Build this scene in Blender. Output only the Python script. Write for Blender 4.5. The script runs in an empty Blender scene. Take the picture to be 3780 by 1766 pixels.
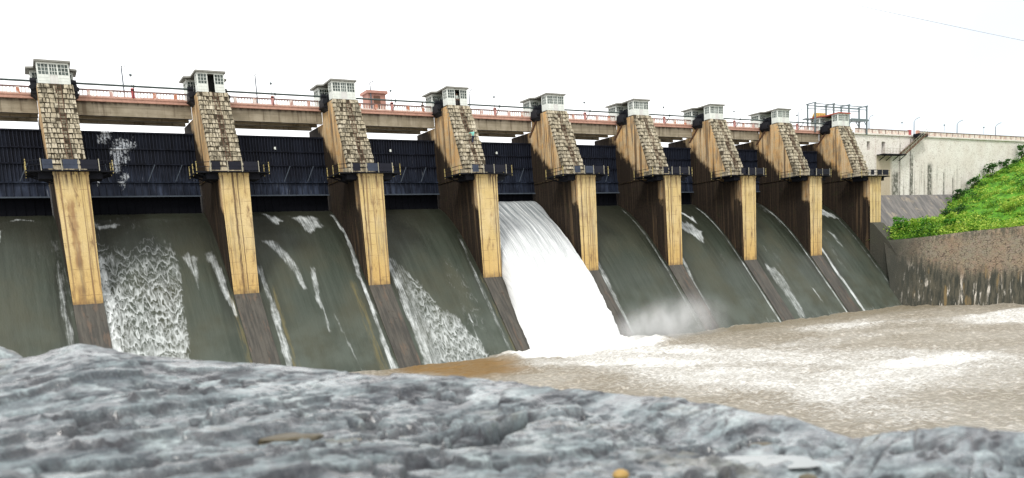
import bpy, bmesh, math, random
import numpy as np
from mathutils import Vector, Matrix

random.seed(7)
rng = np.random.default_rng(11)
sc = bpy.context.scene
COL = sc.collection
S = 15.0                      # pier spacing along the dam (x), y = upstream, z = up
WL = -0.5                     # water level

# ------------------------------------------------------------------ helpers
def tag(o, label, cat=None, group=None, kind=None):
    o['label'] = label
    if cat: o['category'] = cat
    if group: o['group'] = group
    if kind: o['kind'] = kind
    return o

def empty(name, loc, label, cat, group=None):
    o = bpy.data.objects.new(name, None)
    o.empty_display_size = .5
    COL.objects.link(o)
    o.location = loc
    return tag(o, label, cat, group)

class MB:
    def __init__(s):
        s.v = []; s.f = []; s.m = []; s.t = []
    def add(s, verts, faces, m=0, t=.5):
        b = len(s.v)
        s.v += [tuple(p) for p in verts]
        for f in faces:
            s.f.append(tuple(b + i for i in f)); s.m.append(m); s.t.append(t)
    def box(s, x0, x1, y0, y1, z0, z1, m=0, t=.5):
        s.add([(x0,y0,z0),(x1,y0,z0),(x1,y1,z0),(x0,y1,z0),(x0,y0,z1),(x1,y0,z1),(x1,y1,z1),(x0,y1,z1)],
              [(0,3,2,1),(4,5,6,7),(0,1,5,4),(1,2,6,5),(2,3,7,6),(3,0,4,7)], m, t)
    def frustum(s, a, b, z0, z1, m=0):
        (x0,x1,y0,y1), (X0,X1,Y0,Y1) = a, b
        s.add([(x0,y0,z0),(x1,y0,z0),(x1,y1,z0),(x0,y1,z0),(X0,Y0,z1),(X1,Y0,z1),(X1,Y1,z1),(X0,Y1,z1)],
              [(0,3,2,1),(4,5,6,7),(0,1,5,4),(1,2,6,5),(2,3,7,6),(3,0,4,7)], m)
    def prism(s, poly, x0, x1, m=0, ms=None, hw=None):
        """poly in (y,z) counter-clockwise seen from +x; ms = material of the two end caps"""
        n = len(poly)
        s.add([(x0,y,z) for y,z in poly] + [(x1,y,z) for y,z in poly], [], m)
        b = len(s.v) - 2*n
        for i in range(n):
            j = (i+1) % n
            s.f.append((b+i, b+j, b+n+j, b+n+i)); s.m.append(m); s.t.append(.5)
        s.f.append(tuple(b+i for i in range(n))[::-1]); s.m.append(m if ms is None else ms); s.t.append(.5)
        s.f.append(tuple(b+n+i for i in range(n))); s.m.append(m if ms is None else ms); s.t.append(.5)
    def beam(s, p, q, w, h=None, m=0, t=.5):
        h = h or w
        p = Vector(p); q = Vector(q); d = (q-p).normalized()
        up = Vector((0,0,1)) if abs(d.z) < .95 else Vector((0,1,0))
        a = d.cross(up).normalized()*w/2; c = a.cross(d).normalized()*h/2
        vs = [p-a-c, p+a-c, p+a+c, p-a+c, q-a-c, q+a-c, q+a+c, q-a+c]
        s.add(vs, [(0,3,2,1),(4,5,6,7),(0,1,5,4),(1,2,6,5),(2,3,7,6),(3,0,4,7)], m, t)
    def tube(s, pts, r, n=7, m=0, cap=True):
        pts = [Vector(p) for p in pts]
        rs = r if isinstance(r, (list, tuple)) else [r]*len(pts)
        b = len(s.v); prev = None
        for i, p in enumerate(pts):
            d = (pts[min(i+1, len(pts)-1)] - pts[max(i-1, 0)]).normalized()
            if prev is None:
                up = Vector((0,0,1)) if abs(d.z) < .9 else Vector((1,0,0))
                a = d.cross(up).normalized()
            else:
                a = (prev - d*prev.dot(d)).normalized()
            prev = a; c = d.cross(a)
            for k in range(n):
                th = 2*math.pi*k/n
                s.v.append(tuple(p + (a*math.cos(th) + c*math.sin(th))*rs[i]))
        for i in range(len(pts)-1):
            for k in range(n):
                k2 = (k+1) % n
                s.f.append((b+i*n+k, b+i*n+k2, b+(i+1)*n+k2, b+(i+1)*n+k)); s.m.append(m); s.t.append(.5)
        if cap:
            s.f.append(tuple(b+k for k in range(n))[::-1]); s.m.append(m); s.t.append(.5)
            e = b+(len(pts)-1)*n
            s.f.append(tuple(e+k for k in range(n))); s.m.append(m); s.t.append(.5)
    def lathe(s, prof, c, n=10, m=0):
        b = len(s.v)
        for r, z in prof:
            for k in range(n):
                th = 2*math.pi*k/n
                s.v.append((c[0]+r*math.cos(th), c[1]+r*math.sin(th), c[2]+z))
        for i in range(len(prof)-1):
            for k in range(n):
                k2 = (k+1) % n
                s.f.append((b+i*n+k, b+i*n+k2, b+(i+1)*n+k2, b+(i+1)*n+k)); s.m.append(m); s.t.append(.5)
    def build(s, name, mats, parent=None, base=(0,0,0), smooth=False):
        me = bpy.data.meshes.new(name)
        bx, by, bz = base
        me.from_pydata([(x-bx, y-by, z-bz) for x, y, z in s.v], [], s.f)
        if not isinstance(mats, (list, tuple)): mats = [mats]
        for mm in mats: me.materials.append(mm)
        me.polygons.foreach_set('material_index', s.m)
        at = me.attributes.new('tint', 'FLOAT', 'FACE')
        at.data.foreach_set('value', s.t)
        if smooth: me.polygons.foreach_set('use_smooth', [True]*len(s.f))
        me.update()
        o = bpy.data.objects.new(name, me)
        COL.objects.link(o)
        if parent is not None: o.parent = parent
        else: o.location = base
        return o

def grid_mesh(name, P, mat, attrs=None, uv=None, smooth=True, parent=None):
    """P: (n,m,3) numpy array of points"""
    n, m = P.shape[:2]
    me = bpy.data.meshes.new(name)
    idx = np.arange(n*m).reshape(n, m)
    q = np.stack([idx[:-1,:-1], idx[1:,:-1], idx[1:,1:], idx[:-1,1:]], -1).reshape(-1, 4)
    me.vertices.add(n*m); me.vertices.foreach_set('co', P.reshape(-1).astype(np.float32))
    me.loops.add(q.size); me.loops.foreach_set('vertex_index', q.reshape(-1).astype(np.int32))
    me.polygons.add(len(q))
    me.polygons.foreach_set('loop_start', (np.arange(len(q))*4).astype(np.int32))
    me.polygons.foreach_set('loop_total', np.full(len(q), 4, np.int32))
    me.polygons.foreach_set('use_smooth', np.full(len(q), smooth))
    for k, a in (attrs or {}).items():
        at = me.attributes.new(k, 'FLOAT', 'POINT'); at.data.foreach_set('value', a.reshape(-1).astype(np.float32))
    if uv is not None:
        l = me.uv_layers.new(name='flow')
        l.data.foreach_set('uv', uv.reshape(-1, 2)[q.reshape(-1)].reshape(-1).astype(np.float32))
    me.materials.append(mat); me.update(calc_edges=True); me.validate()
    o = bpy.data.objects.new(name, me); COL.objects.link(o)
    if parent is not None: o.parent = parent
    return o

def hashn(ix, iy, iz, seed):
    h = (ix.astype(np.int64)*374761393 + iy.astype(np.int64)*668265263 + iz.astype(np.int64)*2147483647 + seed*974634777) & 0xffffffff
    h = ((h ^ (h >> 13)) * 1274126177) & 0xffffffff
    h = ((h ^ (h >> 16)) * 2246822519) & 0xffffffff
    return ((h ^ (h >> 15)) & 0xffff) / 65535.0

def vnoise(x, y, z=0., seed=0):
    x = np.asarray(x, float); y = np.asarray(y, float); z = np.broadcast_to(np.asarray(z, float), x.shape)
    ix, iy, iz = np.floor(x), np.floor(y), np.floor(z)
    fx, fy, fz = x-ix, y-iy, z-iz
    ux, uy, uz = [f*f*f*(f*(f*6-15)+10) for f in (fx, fy, fz)]
    r = 0
    for a in (0, 1):
        for b in (0, 1):
            for c in (0, 1):
                w = (ux if a else 1-ux)*(uy if b else 1-uy)*(uz if c else 1-uz)
                r = r + w*hashn(ix+a, iy+b, iz+c, seed)
    return r*2-1

def fbm(x, y, z=0., oct=4, seed=0, gain=.5, lac=2.03):
    r = 0; a = 1.; f = 1.; t = 0
    for i in range(oct):
        r = r + a*vnoise(np.asarray(x)*f, np.asarray(y)*f, np.asarray(z)*f, seed+i*17); t += a
        a *= gain; f *= lac
    return r/t

# ------------------------------------------------------------------ materials
class NT:
    def __init__(s, name, vol=False):
        s.mat = bpy.data.materials.new(name); s.mat.use_nodes = True
        s.nt = s.mat.node_tree; s.n = s.nt.nodes; s.l = s.nt.links
        s.n.clear(); s.out = s.n.new('ShaderNodeOutputMaterial')
    def new(s, t, **kw):
        n = s.n.new(t)
        for k, v in kw.items(): setattr(n, k, v)
        return n
    def put(s, sock, v):
        if isinstance(v, bpy.types.NodeSocket): s.l.new(v, sock)
        elif v is not None:
            if sock.type == 'RGBA' and not hasattr(v, '__len__'): v = (v, v, v, 1)
            if sock.type == 'RGBA' and len(v) == 3: v = (*v, 1)
            sock.default_value = v
    def pos(s): return s.new('ShaderNodeNewGeometry').outputs['Position']
    def nrm(s): return s.new('ShaderNodeNewGeometry').outputs['Normal']
    def obj(s): return s.new('ShaderNodeTexCoord').outputs['Object']
    def uv(s):
        n = s.new('ShaderNodeUVMap'); n.uv_map = 'flow'; return n.outputs[0]
    def attr(s, name): return s.new('ShaderNodeAttribute', attribute_name=name).outputs['Fac']
    def map(s, v, scale=(1,1,1), loc=(0,0,0), rot=(0,0,0)):
        n = s.new('ShaderNodeMapping'); s.l.new(v, n.inputs[0])
        n.inputs['Scale'].default_value = scale; n.inputs['Location'].default_value = loc; n.inputs['Rotation'].default_value = rot
        return n.outputs[0]
    def noise(s, v, scale=1., detail=4., rough=.55, dist=0.):
        n = s.new('ShaderNodeTexNoise'); s.l.new(v, n.inputs['Vector'])
        n.inputs['Scale'].default_value = scale; n.inputs['Detail'].default_value = detail
        n.inputs['Roughness'].default_value = rough; n.inputs['Distortion'].default_value = dist
        return n.outputs['Fac']
    def noisec(s, v, scale=1., detail=3.):
        n = s.new('ShaderNodeTexNoise'); s.l.new(v, n.inputs['Vector'])
        n.inputs['Scale'].default_value = scale; n.inputs['Detail'].default_value = detail
        return n.outputs['Color']
    def voro(s, v, scale=1., feature='F1', out='Distance', rnd=1.):
        n = s.new('ShaderNodeTexVoronoi', feature=feature); s.l.new(v, n.inputs['Vector'])
        n.inputs['Scale'].default_value = scale; n.inputs['Randomness'].default_value = rnd
        return n.outputs[out]
    def ramp(s, fac, stops, interp='LINEAR'):
        n = s.new('ShaderNodeValToRGB'); s.l.new(fac, n.inputs[0]); cr = n.color_ramp; cr.interpolation = interp
        while len(cr.elements) < len(stops): cr.elements.new(.5)
        for e, (p, c) in zip(cr.elements, stops):
            e.position = p; e.color = (c, c, c, 1) if not hasattr(c, '__len__') else (*c, 1)
        return n.outputs[0]
    def step(s, fac, a, b, o0=0., o1=1.):
        n = s.new('ShaderNodeMapRange', interpolation_type='SMOOTHSTEP'); s.put(n.inputs[0], fac)
        for i, v in zip((1,2,3,4), (a,b,o0,o1)): s.put(n.inputs[i], v)
        return n.outputs[0]
    def math(s, op, a, b=None, c=None, clamp=False):
        n = s.new('ShaderNodeMath', operation=op, use_clamp=clamp)
        for i, v in enumerate((a, b, c)): s.put(n.inputs[i], v)
        return n.outputs[0]
    def mix(s, fac, a, b, mode='MIX'):
        n = s.new('ShaderNodeMix', data_type='RGBA', blend_type=mode)
        s.put(n.inputs['Factor'], fac); s.put(n.inputs[6], a); s.put(n.inputs[7], b)
        return n.outputs[2]
    def sep(s, v):
        n = s.new('ShaderNodeSeparateXYZ'); s.l.new(v, n.inputs[0]); return n.outputs
    def comb(s, x, y, z):
        n = s.new('ShaderNodeCombineXYZ')
        for i, v in enumerate((x,y,z)): s.put(n.inputs[i], v)
        return n.outputs[0]
    def vadd(s, a, b, op='ADD'):
        n = s.new('ShaderNodeVectorMath', operation=op); s.put(n.inputs[0], a); s.put(n.inputs[1], b)
        return n.outputs['Value'] if op in ('DISTANCE','LENGTH','DOT_PRODUCT') else n.outputs[0]
    def bump(s, h, strength=.5, dist=.1):
        n = s.new('ShaderNodeBump'); s.l.new(h, n.inputs['Height'])
        n.inputs['Strength'].default_value = strength; n.inputs['Distance'].default_value = dist
        return n.outputs[0]
    def finish(s, col, rough=.8, bump=None, metal=0., spec=.4, **kw):
        b = s.new('ShaderNodeBsdfPrincipled')
        s.put(b.inputs['Base Color'], col); s.put(b.inputs['Roughness'], rough)
        s.put(b.inputs['Metallic'], metal); s.put(b.inputs['Specular IOR Level'], spec)
        if bump is not None: s.l.new(bump, b.inputs['Normal'])
        for k, v in kw.items(): s.put(b.inputs[k], v)
        s.l.new(b.outputs[0], s.out.inputs[0])
        return s.mat

M = {}

def plain(name, c, rough=.6, var=.25, scale=3., metal=0., spec=.4, streak=True):
    t = NT(name); p = t.pos()
    a = t.noise(p, scale, 5)
    b = t.noise(t.map(p, (2.2,2.2,.25)), scale*.6, 4) if streak else a
    f = t.math('MULTIPLY_ADD', t.math('ADD', a, b), var, 1-var)
    c1 = t.mix(1, c, t.comb(f,f,f), 'MULTIPLY')
    M[name] = t.finish(c1, rough, t.bump(a, .15, .03), metal, spec)
plain('white_paint', (.60,.63,.59), .6, .35)
plain('roof_slab', (.20,.20,.18), .8, .5)
plain('roof_red', (.34,.09,.06), .8, .4)
plain('dark_machine', (.008,.009,.013), .6, .4, spec=.2)
plain('dark_inside', (.012,.014,.014), .8, .2)
plain('steel_grey', (.11,.14,.15), .5, .3)
plain('rust', (.10,.05,.03), .8, .5)
plain('yellow_post', (.36,.29,.11), .7, .5)
plain('pale_post', (.33,.31,.24), .7, .5)
plain('deck_dark', (.008,.009,.013), .8, .5, spec=.15)
plain('panel_blue', (.036,.046,.07), .6, .7, 1.5, spec=.2)
plain('panel_dark', (.010,.011,.018), .6, .5, spec=.15)
plain('pipe', (.055,.075,.072), .5, .3, spec=.2)
plain('lamp_metal', (.10,.12,.14), .6, .2, spec=.2)
plain('lamp_head', (.14,.17,.19), .5, .2)
plain('hut_red', (.36,.19,.15), .85, .45)
plain('door_grey', (.55,.55,.53), .6, .2)
plain('skin', (.28,.15,.09), .6, .1, streak=False)
plain('cloth_teal', (.16,.42,.36), .8, .2, streak=False)
plain('cloth_navy', (.02,.024,.05), .9, .2, streak=False)
plain('cloth_pale', (.45,.50,.46), .8, .2, streak=False)
plain('cloth_dark', (.05,.045,.045), .9, .2, streak=False)
plain('hair', (.012,.01,.01), .6, .1, streak=False)
plain('ochre', (.42,.27,.06), .6, .4)
plain('joint', (.06,.048,.03), .95, .6)
plain('cable', (.32,.34,.35), .6, .1, streak=False)
plain('yellow_stone', (.30,.19,.05), .5, .35, 30., streak=False)
plain('brown_stone', (.07,.058,.034), .5, .7, 25., streak=False)
plain('leaf_brown', (.16,.05,.04), .6, .4, 30., streak=False)
plain('stem', (.06,.05,.025), .8, .3)

def m_glass():
    t = NT('window_glass')
    tr = t.new('ShaderNodeBsdfTransparent'); tr.inputs[0].default_value = (.62,.68,.64,1)
    gl = t.new('ShaderNodeBsdfPrincipled'); gl.inputs['Base Color'].default_value = (.10,.13,.12,1); gl.inputs['Roughness'].default_value = .15
    mx = t.new('ShaderNodeMixShader')
    f = t.step(t.noise(t.pos(), 2.3, 2), .35, .65, .35, .8)
    t.l.new(f, mx.inputs[0]); t.l.new(tr.outputs[0], mx.inputs[1]); t.l.new(gl.outputs[0], mx.inputs[2])
    t.l.new(mx.outputs[0], t.out.inputs[0]); M['glass'] = t.mat
m_glass()

def m_pier_front():
    t = NT('pier_front_render'); p = t.pos(); x, y, z = t.sep(p)
    big = t.noise(p, .35, 4)
    col = t.mix(t.step(big, .35, .7), (.57,.435,.185), (.64,.51,.265))
    col = t.mix(t.step(z, 8, 15, .75, 0), col, (.57,.365,.11))
    toe = t.math('ADD', z, t.math('MULTIPLY', t.math('SUBTRACT', t.noise(p, 1.3, 5), .5), 2.4))
    # vertical dirty streaks
    st = t.noise(t.map(p, (2.6,2.6,.035)), 1., 5, .6)
    col = t.mix(t.math('MULTIPLY', t.step(st, .56, .66), .75), col, (.12,.065,.035))
    st2 = t.noise(t.map(p, (4.5,4.5,.05), (7,3,1)), 1., 4, .6)
    col = t.mix(t.math('MULTIPLY', t.step(st2, .62, .7), .8), col, (.045,.032,.024))
    # dark drips hanging from the top edge
    dr = t.noise(t.map(p, (5,5,.02), (2,8,4)), 1., 3)
    col = t.mix(t.math('MULTIPLY', t.step(dr, .5, .62), t.step(z, 18.8, 20.9)), col, (.05,.035,.03))
    def band(cx, w, za, zb, amt, c):
        d = t.math('ABSOLUTE', t.math('ADD', t.math('SUBTRACT', x, cx), t.math('MULTIPLY', t.math('SUBTRACT', t.noise(p, .9, 4), .5), w*1.6)))
        m = t.math('MULTIPLY', t.step(d, w, w*.35), t.math('MULTIPLY', t.step(z, za-.8, za+.3), t.step(z, zb+.3, zb-.9)))
        return t.mix(t.math('MULTIPLY', m, t.step(t.noise(t.map(p,(3,3,.6)), 1., 4), .3, .6, amt*.5, amt)), col, c)
    col = band(-.32, .45, 12.2, 18.6, .8, (.22,.11,.05)); col = band(-.45, .6, 7.5, 10.6, .75, (.20,.11,.05)); col = band(-.2,.3,9.5,13,.5,(.10,.07,.04))
    col = t.mix(t.math('MULTIPLY', t.step(toe, 9.3, 7.9), .85), col, (.075,.05,.03))
    for cx, w in ((14.8,.17),(15.25,.08),(29.0,.14),(43.85,.11),(45.9,.10),(46.25,.09),(59.1,.13),(59.9,.08),(74.1,.13),(74.6,.07),(89.2,.10),(91.1,.1),(104.3,.12),(105.3,.1),(119.3,.12),(120.1,.1),(120.9,.08)):
        col = band(cx, w, 6, 21.5, .9, (.06,.038,.022))
    # construction lift joints
    fr = t.math('FRACT', t.math('MULTIPLY', t.math('ADD', z, t.math('MULTIPLY', t.noise(p, .7, 2), .12)), 1/1.25))
    ln = t.math('SUBTRACT', 1, t.step(t.math('ABSOLUTE', t.math('SUBTRACT', fr, .5)), .008, .035))
    col = t.mix(t.math('MULTIPLY', ln, t.step(t.noise(p, .9, 4), .42, .62, 0, .7)), col, (.20,.12,.06))
    dirt = t.noise(t.map(p, (1.2,1.2,.35), (3,1,6)), 1.1, 6, .68)
    col = t.mix(t.step(dirt, .50, .68, 0, .65), col, (.27,.165,.07))
    col = t.mix(t.math('MULTIPLY', t.step(dirt, .58, .72, 0, .8), 1), col, (.10,.070,.042))
    grey = t.noise(t.map(p, (1.6,1.6,.10), (9,3,7)), 1., 6, .68)
    col = t.mix(t.step(grey, .52, .68, 0, .6), col, (.16,.145,.115))
    fine = t.noise(p, 9, 5, .65)
    col = t.mix(t.step(fine, .3, .75, .28, 0), col, (.22,.13,.07))
    M['pier_front'] = t.finish(col, .85, t.bump(t.noise(p, 5, 5), .35, .05))
m_pier_front()

def m_pier_side():
    t = NT('pier_side_render'); p = t.pos(); x, y, z = t.sep(p)
    n1 = t.noise(t.map(p, (.9,1.3,.06)), 1., 5, .62)
    n2 = t.noise(t.map(p, (2.,4.2,.06), (4,2,9)), 1., 5, .6)
    n3 = t.noise(p, 1.1, 5, .6)
    tan = t.mix(t.step(n3, .35, .65), (.58,.43,.24), (.62,.37,.15))
    tan = t.mix(t.step(n2, .50, .62, 0, .85), tan, (.66,.53,.35))
    tan = t.mix(t.math('MULTIPLY', t.step(n1, .50, .60), .85), tan, (.11,.075,.045))
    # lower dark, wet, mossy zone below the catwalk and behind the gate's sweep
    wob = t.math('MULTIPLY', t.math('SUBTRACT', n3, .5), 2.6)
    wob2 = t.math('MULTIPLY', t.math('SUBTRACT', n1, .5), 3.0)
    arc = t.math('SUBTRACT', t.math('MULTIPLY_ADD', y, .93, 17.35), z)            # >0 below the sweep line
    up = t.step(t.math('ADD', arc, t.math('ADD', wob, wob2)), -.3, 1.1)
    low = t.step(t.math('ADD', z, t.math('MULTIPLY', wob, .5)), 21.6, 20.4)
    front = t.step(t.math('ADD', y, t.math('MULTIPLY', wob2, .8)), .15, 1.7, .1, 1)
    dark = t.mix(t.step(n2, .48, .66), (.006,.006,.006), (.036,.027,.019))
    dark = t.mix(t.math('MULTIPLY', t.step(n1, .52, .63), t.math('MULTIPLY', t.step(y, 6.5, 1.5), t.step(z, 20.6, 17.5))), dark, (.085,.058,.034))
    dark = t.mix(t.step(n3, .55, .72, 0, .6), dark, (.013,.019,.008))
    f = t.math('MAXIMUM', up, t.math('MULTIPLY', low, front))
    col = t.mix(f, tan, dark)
    fine = t.noise(p, 8, 5, .65)
    col = t.mix(t.step(fine, .3, .75, .3, 0), col, (.08,.05,.03))
    ws = t.noise(t.map(p, (1.4,1.6,.22), (2,7,5)), 1., 6, .68)
    col = t.mix(t.math('MULTIPLY', t.step(ws, .50, .66), t.math('SUBTRACT', .72, t.math('MULTIPLY', f, .7))), col, (.14,.115,.085))
    M['pier_side'] = t.finish(col, .85, t.bump(t.noise(p, 4, 5), .35, .06), 0, .15)
m_pier_side()

def m_stone():
    t = NT('stepped_stone'); p = t.pos()
    ti = t.attr('tint')
    col = t.ramp(ti, [(0,(.30,.26,.18)),(.3,(.41,.36,.255)),(.65,(.51,.455,.335)),(1,(.60,.545,.42))])
    n = t.noise(p, 1.6, 5, .65)
    col = t.mix(t.step(n, .50, .64, 0, .85), col, (.05,.045,.026))
    n2 = t.noise(t.map(p, (3,3,.5)), 1.7, 4)
    col = t.mix(t.step(n2, .5, .68, 0, .7), col, (.085,.075,.045))
    n3 = t.noise(p, 14, 4, .7)
    col = t.mix(t.step(n3, .3, .7, .5, 0), col, (.08,.06,.04))
    gs = t.noise(t.map(p, (1.3,1.3,.16), (8,3,1)), 1., 5, .65)
    col = t.mix(t.step(gs, .50, .64, 0, .75), col, (.085,.075,.052))
    M['stone'] = t.finish(col, .9, t.bump(n3, .5, .04))
m_stone()

def m_girder():
    t = NT('girder_concrete'); p = t.pos(); x, y, z = t.sep(p)
    col = t.mix(t.step(t.noise(p, .6, 4), .35, .65), (.25,.215,.15), (.36,.315,.235))
    st = t.noise(t.map(p, (2.2,2.2,.09)), 1., 5)
    col = t.mix(t.step(st, .52, .68, 0, .75), col, (.13,.10,.065))
    hz = t.noise(t.map(p, (.15,.15,5)), 1., 4)
    col = t.mix(t.step(hz, .5, .7, 0, .5), col, (.14,.115,.075))
    col = t.mix(t.math('MULTIPLY', t.step(z, 29.1, 29.45), t.step(st, .4, .6, .35, .95)), col, (.06,.045,.035))
    M['girder'] = t.finish(col, .85, t.bump(t.noise(p, 6, 4), .2, .03))
m_girder()

def m_parapet():
    t = NT('parapet_paint'); p = t.pos(); x, y, z = t.sep(p)
    pn = t.noise(t.map(p, (.45,.22,.22)), 1., 2)
    red = t.mix(t.step(pn, .42, .58), (.50,.20,.12), (.56,.37,.33))
    ti = t.attr('tint')
    col = t.mix(ti, (.66,.62,.58), red)
    n = t.noise(t.map(p, (3,3,.6)), 1.3, 5)
    col = t.mix(t.step(n, .52, .68, 0, .75), col, (.28,.13,.09))
    g = t.noise(p, 2.2, 5)
    col = t.mix(t.step(g, .46, .60, 0, .8), col, (.68,.64,.58))
    M['parapet'] = t.finish(col, .8, t.bump(g, .2, .03))
m_parapet()
plain('parapet_rail', (.16,.10,.09), .7, .5)
plain('pedestal', (.36,.07,.075), .7, .35)
plain('pedestal_pale', (.46,.22,.20), .75, .45)
plain('fascia', (.44,.25,.19), .8, .55)

def m_gate():
    t = NT('gate_paint'); p = t.pos(); x, y, z = t.sep(p)
    n = t.noise(t.map(p, (1.6,1.6,.22)), 1., 5, .6)
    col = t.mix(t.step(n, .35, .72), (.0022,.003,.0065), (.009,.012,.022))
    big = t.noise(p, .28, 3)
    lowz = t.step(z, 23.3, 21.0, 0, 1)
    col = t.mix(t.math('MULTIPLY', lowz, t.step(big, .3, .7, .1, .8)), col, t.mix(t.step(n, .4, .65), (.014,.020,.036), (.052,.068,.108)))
    # water leaking and splashing over the skin
    lace = t.voro(t.vadd(t.map(p, (1,1,.6)), t.noisec(p, 1.7)), 2.6, 'DISTANCE_TO_EDGE')
    fil = t.math('SUBTRACT', 1, t.step(lace, .02, .16))
    sp = t.noise(p, 4.5, 5, .7)
    wp = t.vadd(t.map(p, (1,1,.62)), t.vadd(t.vadd(t.noisec(p, .9, 4), (.5,.5,.5), 'SUBTRACT'), (2.6,0,2.2), 'MULTIPLY'))
    m = None
    for c, r in (((4.1,10.4,25.8),1.0),((5.7,10.4,25.1),1.5),((5.3,10.4,24.0),1.2),((6.7,10.4,25.5),.8),((5.2,10.4,23.2),.8),((27.9+5.1,10,24.6),1.2),((32.6,10,23.3),.8),((5.6,10,21.6),1.1),((35.2,10,22.3),.7),((3,10,20.8),.7)):
        d = t.step(t.vadd(wp, (c[0],c[1],c[2]*.62), 'DISTANCE'), r*.1, r*1.15, 1, 0)
        m = d if m is None else t.math('MAXIMUM', m, d)
    core = t.step(t.math('MULTIPLY', m, t.math('MULTIPLY_ADD', sp, 1.6, t.math('MULTIPLY', fil, .35))), .50, 1.05)
    drip = t.noise(t.map(p, (5,5,.12), (1,2,3)), 1., 4, .65)
    core = t.math('MAXIMUM', core, t.math('MULTIPLY', t.step(drip, .63, .75, 0, .34), t.step(big, .45, .6)))
    col = t.mix(core, col, (.62,.66,.70))
    M['gate'] = t.finish(col, t.mix(core, .6, .8), t.bump(t.noise(p, 3, 4), .2, .03), 0, .12)
m_gate()
plain('gate_rib', (.017,.021,.034), .6, .75, 1.2, spec=.15)
plain('gate_seal', (.06,.075,.095), .6, .5, spec=.2)
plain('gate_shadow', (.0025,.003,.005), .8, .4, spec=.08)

def m_spill():
    t = NT('wet_spillway_concrete'); u = t.uv(); p = t.pos(); x, y, z = t.sep(p)
    fl = t.noise(t.map(u, (1.5,.05,1)), 1., 5, .6)
    fl2 = t.noise(t.map(u, (5.5,.12,1), (3,7,0)), 1., 4, .6)
    bl = t.noise(t.map(u, (.18,.12,1)), 1., 4)
    col = t.mix(t.step(fl, .33, .68), (.029,.037,.027), (.045,.055,.042))
    col = t.mix(t.step(bl, .38, .66, 0, .7), col, (.052,.052,.033))
    col = t.mix(t.math('MULTIPLY', t.step(y, 2, -7), t.step(t.noise(t.map(u,(.35,.3,1),(8,8,0)), 1., 5), .35, .7, .05, .8)), col, (.074,.088,.072))
    col = t.mix(t.math('MULTIPLY', t.step(fl2, .5, .72), .25), col, (.055,.06,.05))
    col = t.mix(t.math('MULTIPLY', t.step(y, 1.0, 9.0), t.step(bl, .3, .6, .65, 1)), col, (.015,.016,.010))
    dkb = t.math('MULTIPLY', t.attr('dark_band'), t.step(t.noise(t.map(u, (2.4,.12,1), (6,1,0)), 1., 5, .65), .34, .58, .25, 1.))
    col = t.mix(t.math('MULTIPLY', dkb, .85), col, (.012,.014,.009))
    moss = t.attr('moss')
    mn = t.noise(t.map(u, (3.,.25,1)), 1., 4, .7)
    col = t.mix(t.math('MULTIPLY', moss, t.step(mn, .4, .62)), col, (.135,.11,.042))
    foam = t.attr('foam')
    # lacy foam: crescent cells stretched along the flow
    w = t.vadd(t.map(u, (1.0,.8,1)), t.vadd(t.noisec(t.map(u, (1.1,.8,1)), 1.5, 3), (.9,1.2,0), 'MULTIPLY'))
    def ridge(v, sc, det, k):
        return t.math('SUBTRACT', 1, t.math('MULTIPLY', t.math('ABSOLUTE', t.math('SUBTRACT', t.noise(v, sc, det, .5), .5)), k), clamp=True)
    ux, uy, uz = t.sep(u)
    def roll(L, sx, sy, amp, off):
        ph = t.math('ADD', t.math('MULTIPLY', uy, 1/L), t.math('MULTIPLY', t.noise(t.map(u, (sx,sy,1), off), 1., 2, .5), amp))
        fr = t.math('FRACT', ph)
        return t.math('MULTIPLY', t.step(fr, .15, .92), t.step(fr, 1.0, .94))
    lac = t.math('MAXIMUM', roll(1.9, 1.1, .35, 4.2, (0,0,0)), t.math('MULTIPLY', roll(.95, 1.9, .5, 4.0, (5,2,0)), .75))
    lac = t.math('MAXIMUM', lac, t.math('MULTIPLY', ridge(w, 1.5, 3, 9), .6))
    grn = t.noise(t.map(u, (8.,.9,1)), 1., 6, .72)
    lacm = t.math('MULTIPLY_ADD', lac, .46, t.math('MULTIPLY', grn, .72))
    strk = t.math('MULTIPLY_ADD', t.noise(t.map(u, (8.,.30,1), (2,5,0)), 1., 6, .7), .85, t.math('MULTIPLY', t.noise(t.map(u, (3.,1.6,1)), 1., 5, .7), .42))
    brk = t.noise(t.map(u, (1.3,.45,1), (5,9,0)), 1., 4, .6)
    strk = t.math('MULTIPLY_ADD', t.math('SUBTRACT', brk, .5), .7, strk)
    lac = t.mix(t.attr('lace'), strk, lacm)
    th = t.math('SUBTRACT', 1.10, t.math('MULTIPLY', foam, .86))
    m = t.step(t.math('SUBTRACT', lac, th), -.28, .52)
    m = t.math('MULTIPLY', m, t.step(foam, .03, .2))
    col = t.mix(t.math('MULTIPLY', m, t.step(t.noise(t.map(u, (2.2,.7,1), (1,7,0)), 1., 5, .65), .3, .62, .5, .92)), col, (.70,.74,.74))
    rough = t.mix(m, t.mix(t.step(bl, .35, .65), .42, .6), .8)
    M['spill'] = t.finish(col, rough, t.bump(t.math('ADD', t.noise(t.map(u, (3.,.8,1)), 1., 5), t.math('MULTIPLY', m, .6)), .35, .12), 0, .22)
    # flush divider strips below the piers
    t = NT('divider_concrete'); p = t.pos(); u = p
    st = t.noise(t.map(p, (3.2,.35,.25)), 1., 5, .6)
    col = t.mix(t.step(st, .35, .65), (.030,.028,.023), (.066,.060,.048))
    col = t.mix(t.step(t.noise(t.map(p, (2.,.5,.3),(5,5,5)), 1., 4), .57, .68, 0, .6), col, (.105,.070,.046))
    col = t.mix(t.step(t.noise(p, 2.1, 4), .6, .72, 0, .7), col, (.03,.022,.016))
    M['strip'] = t.finish(col, .55, t.bump(t.noise(p, 4, 4), .3, .06), 0, .35)
m_spill()

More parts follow.
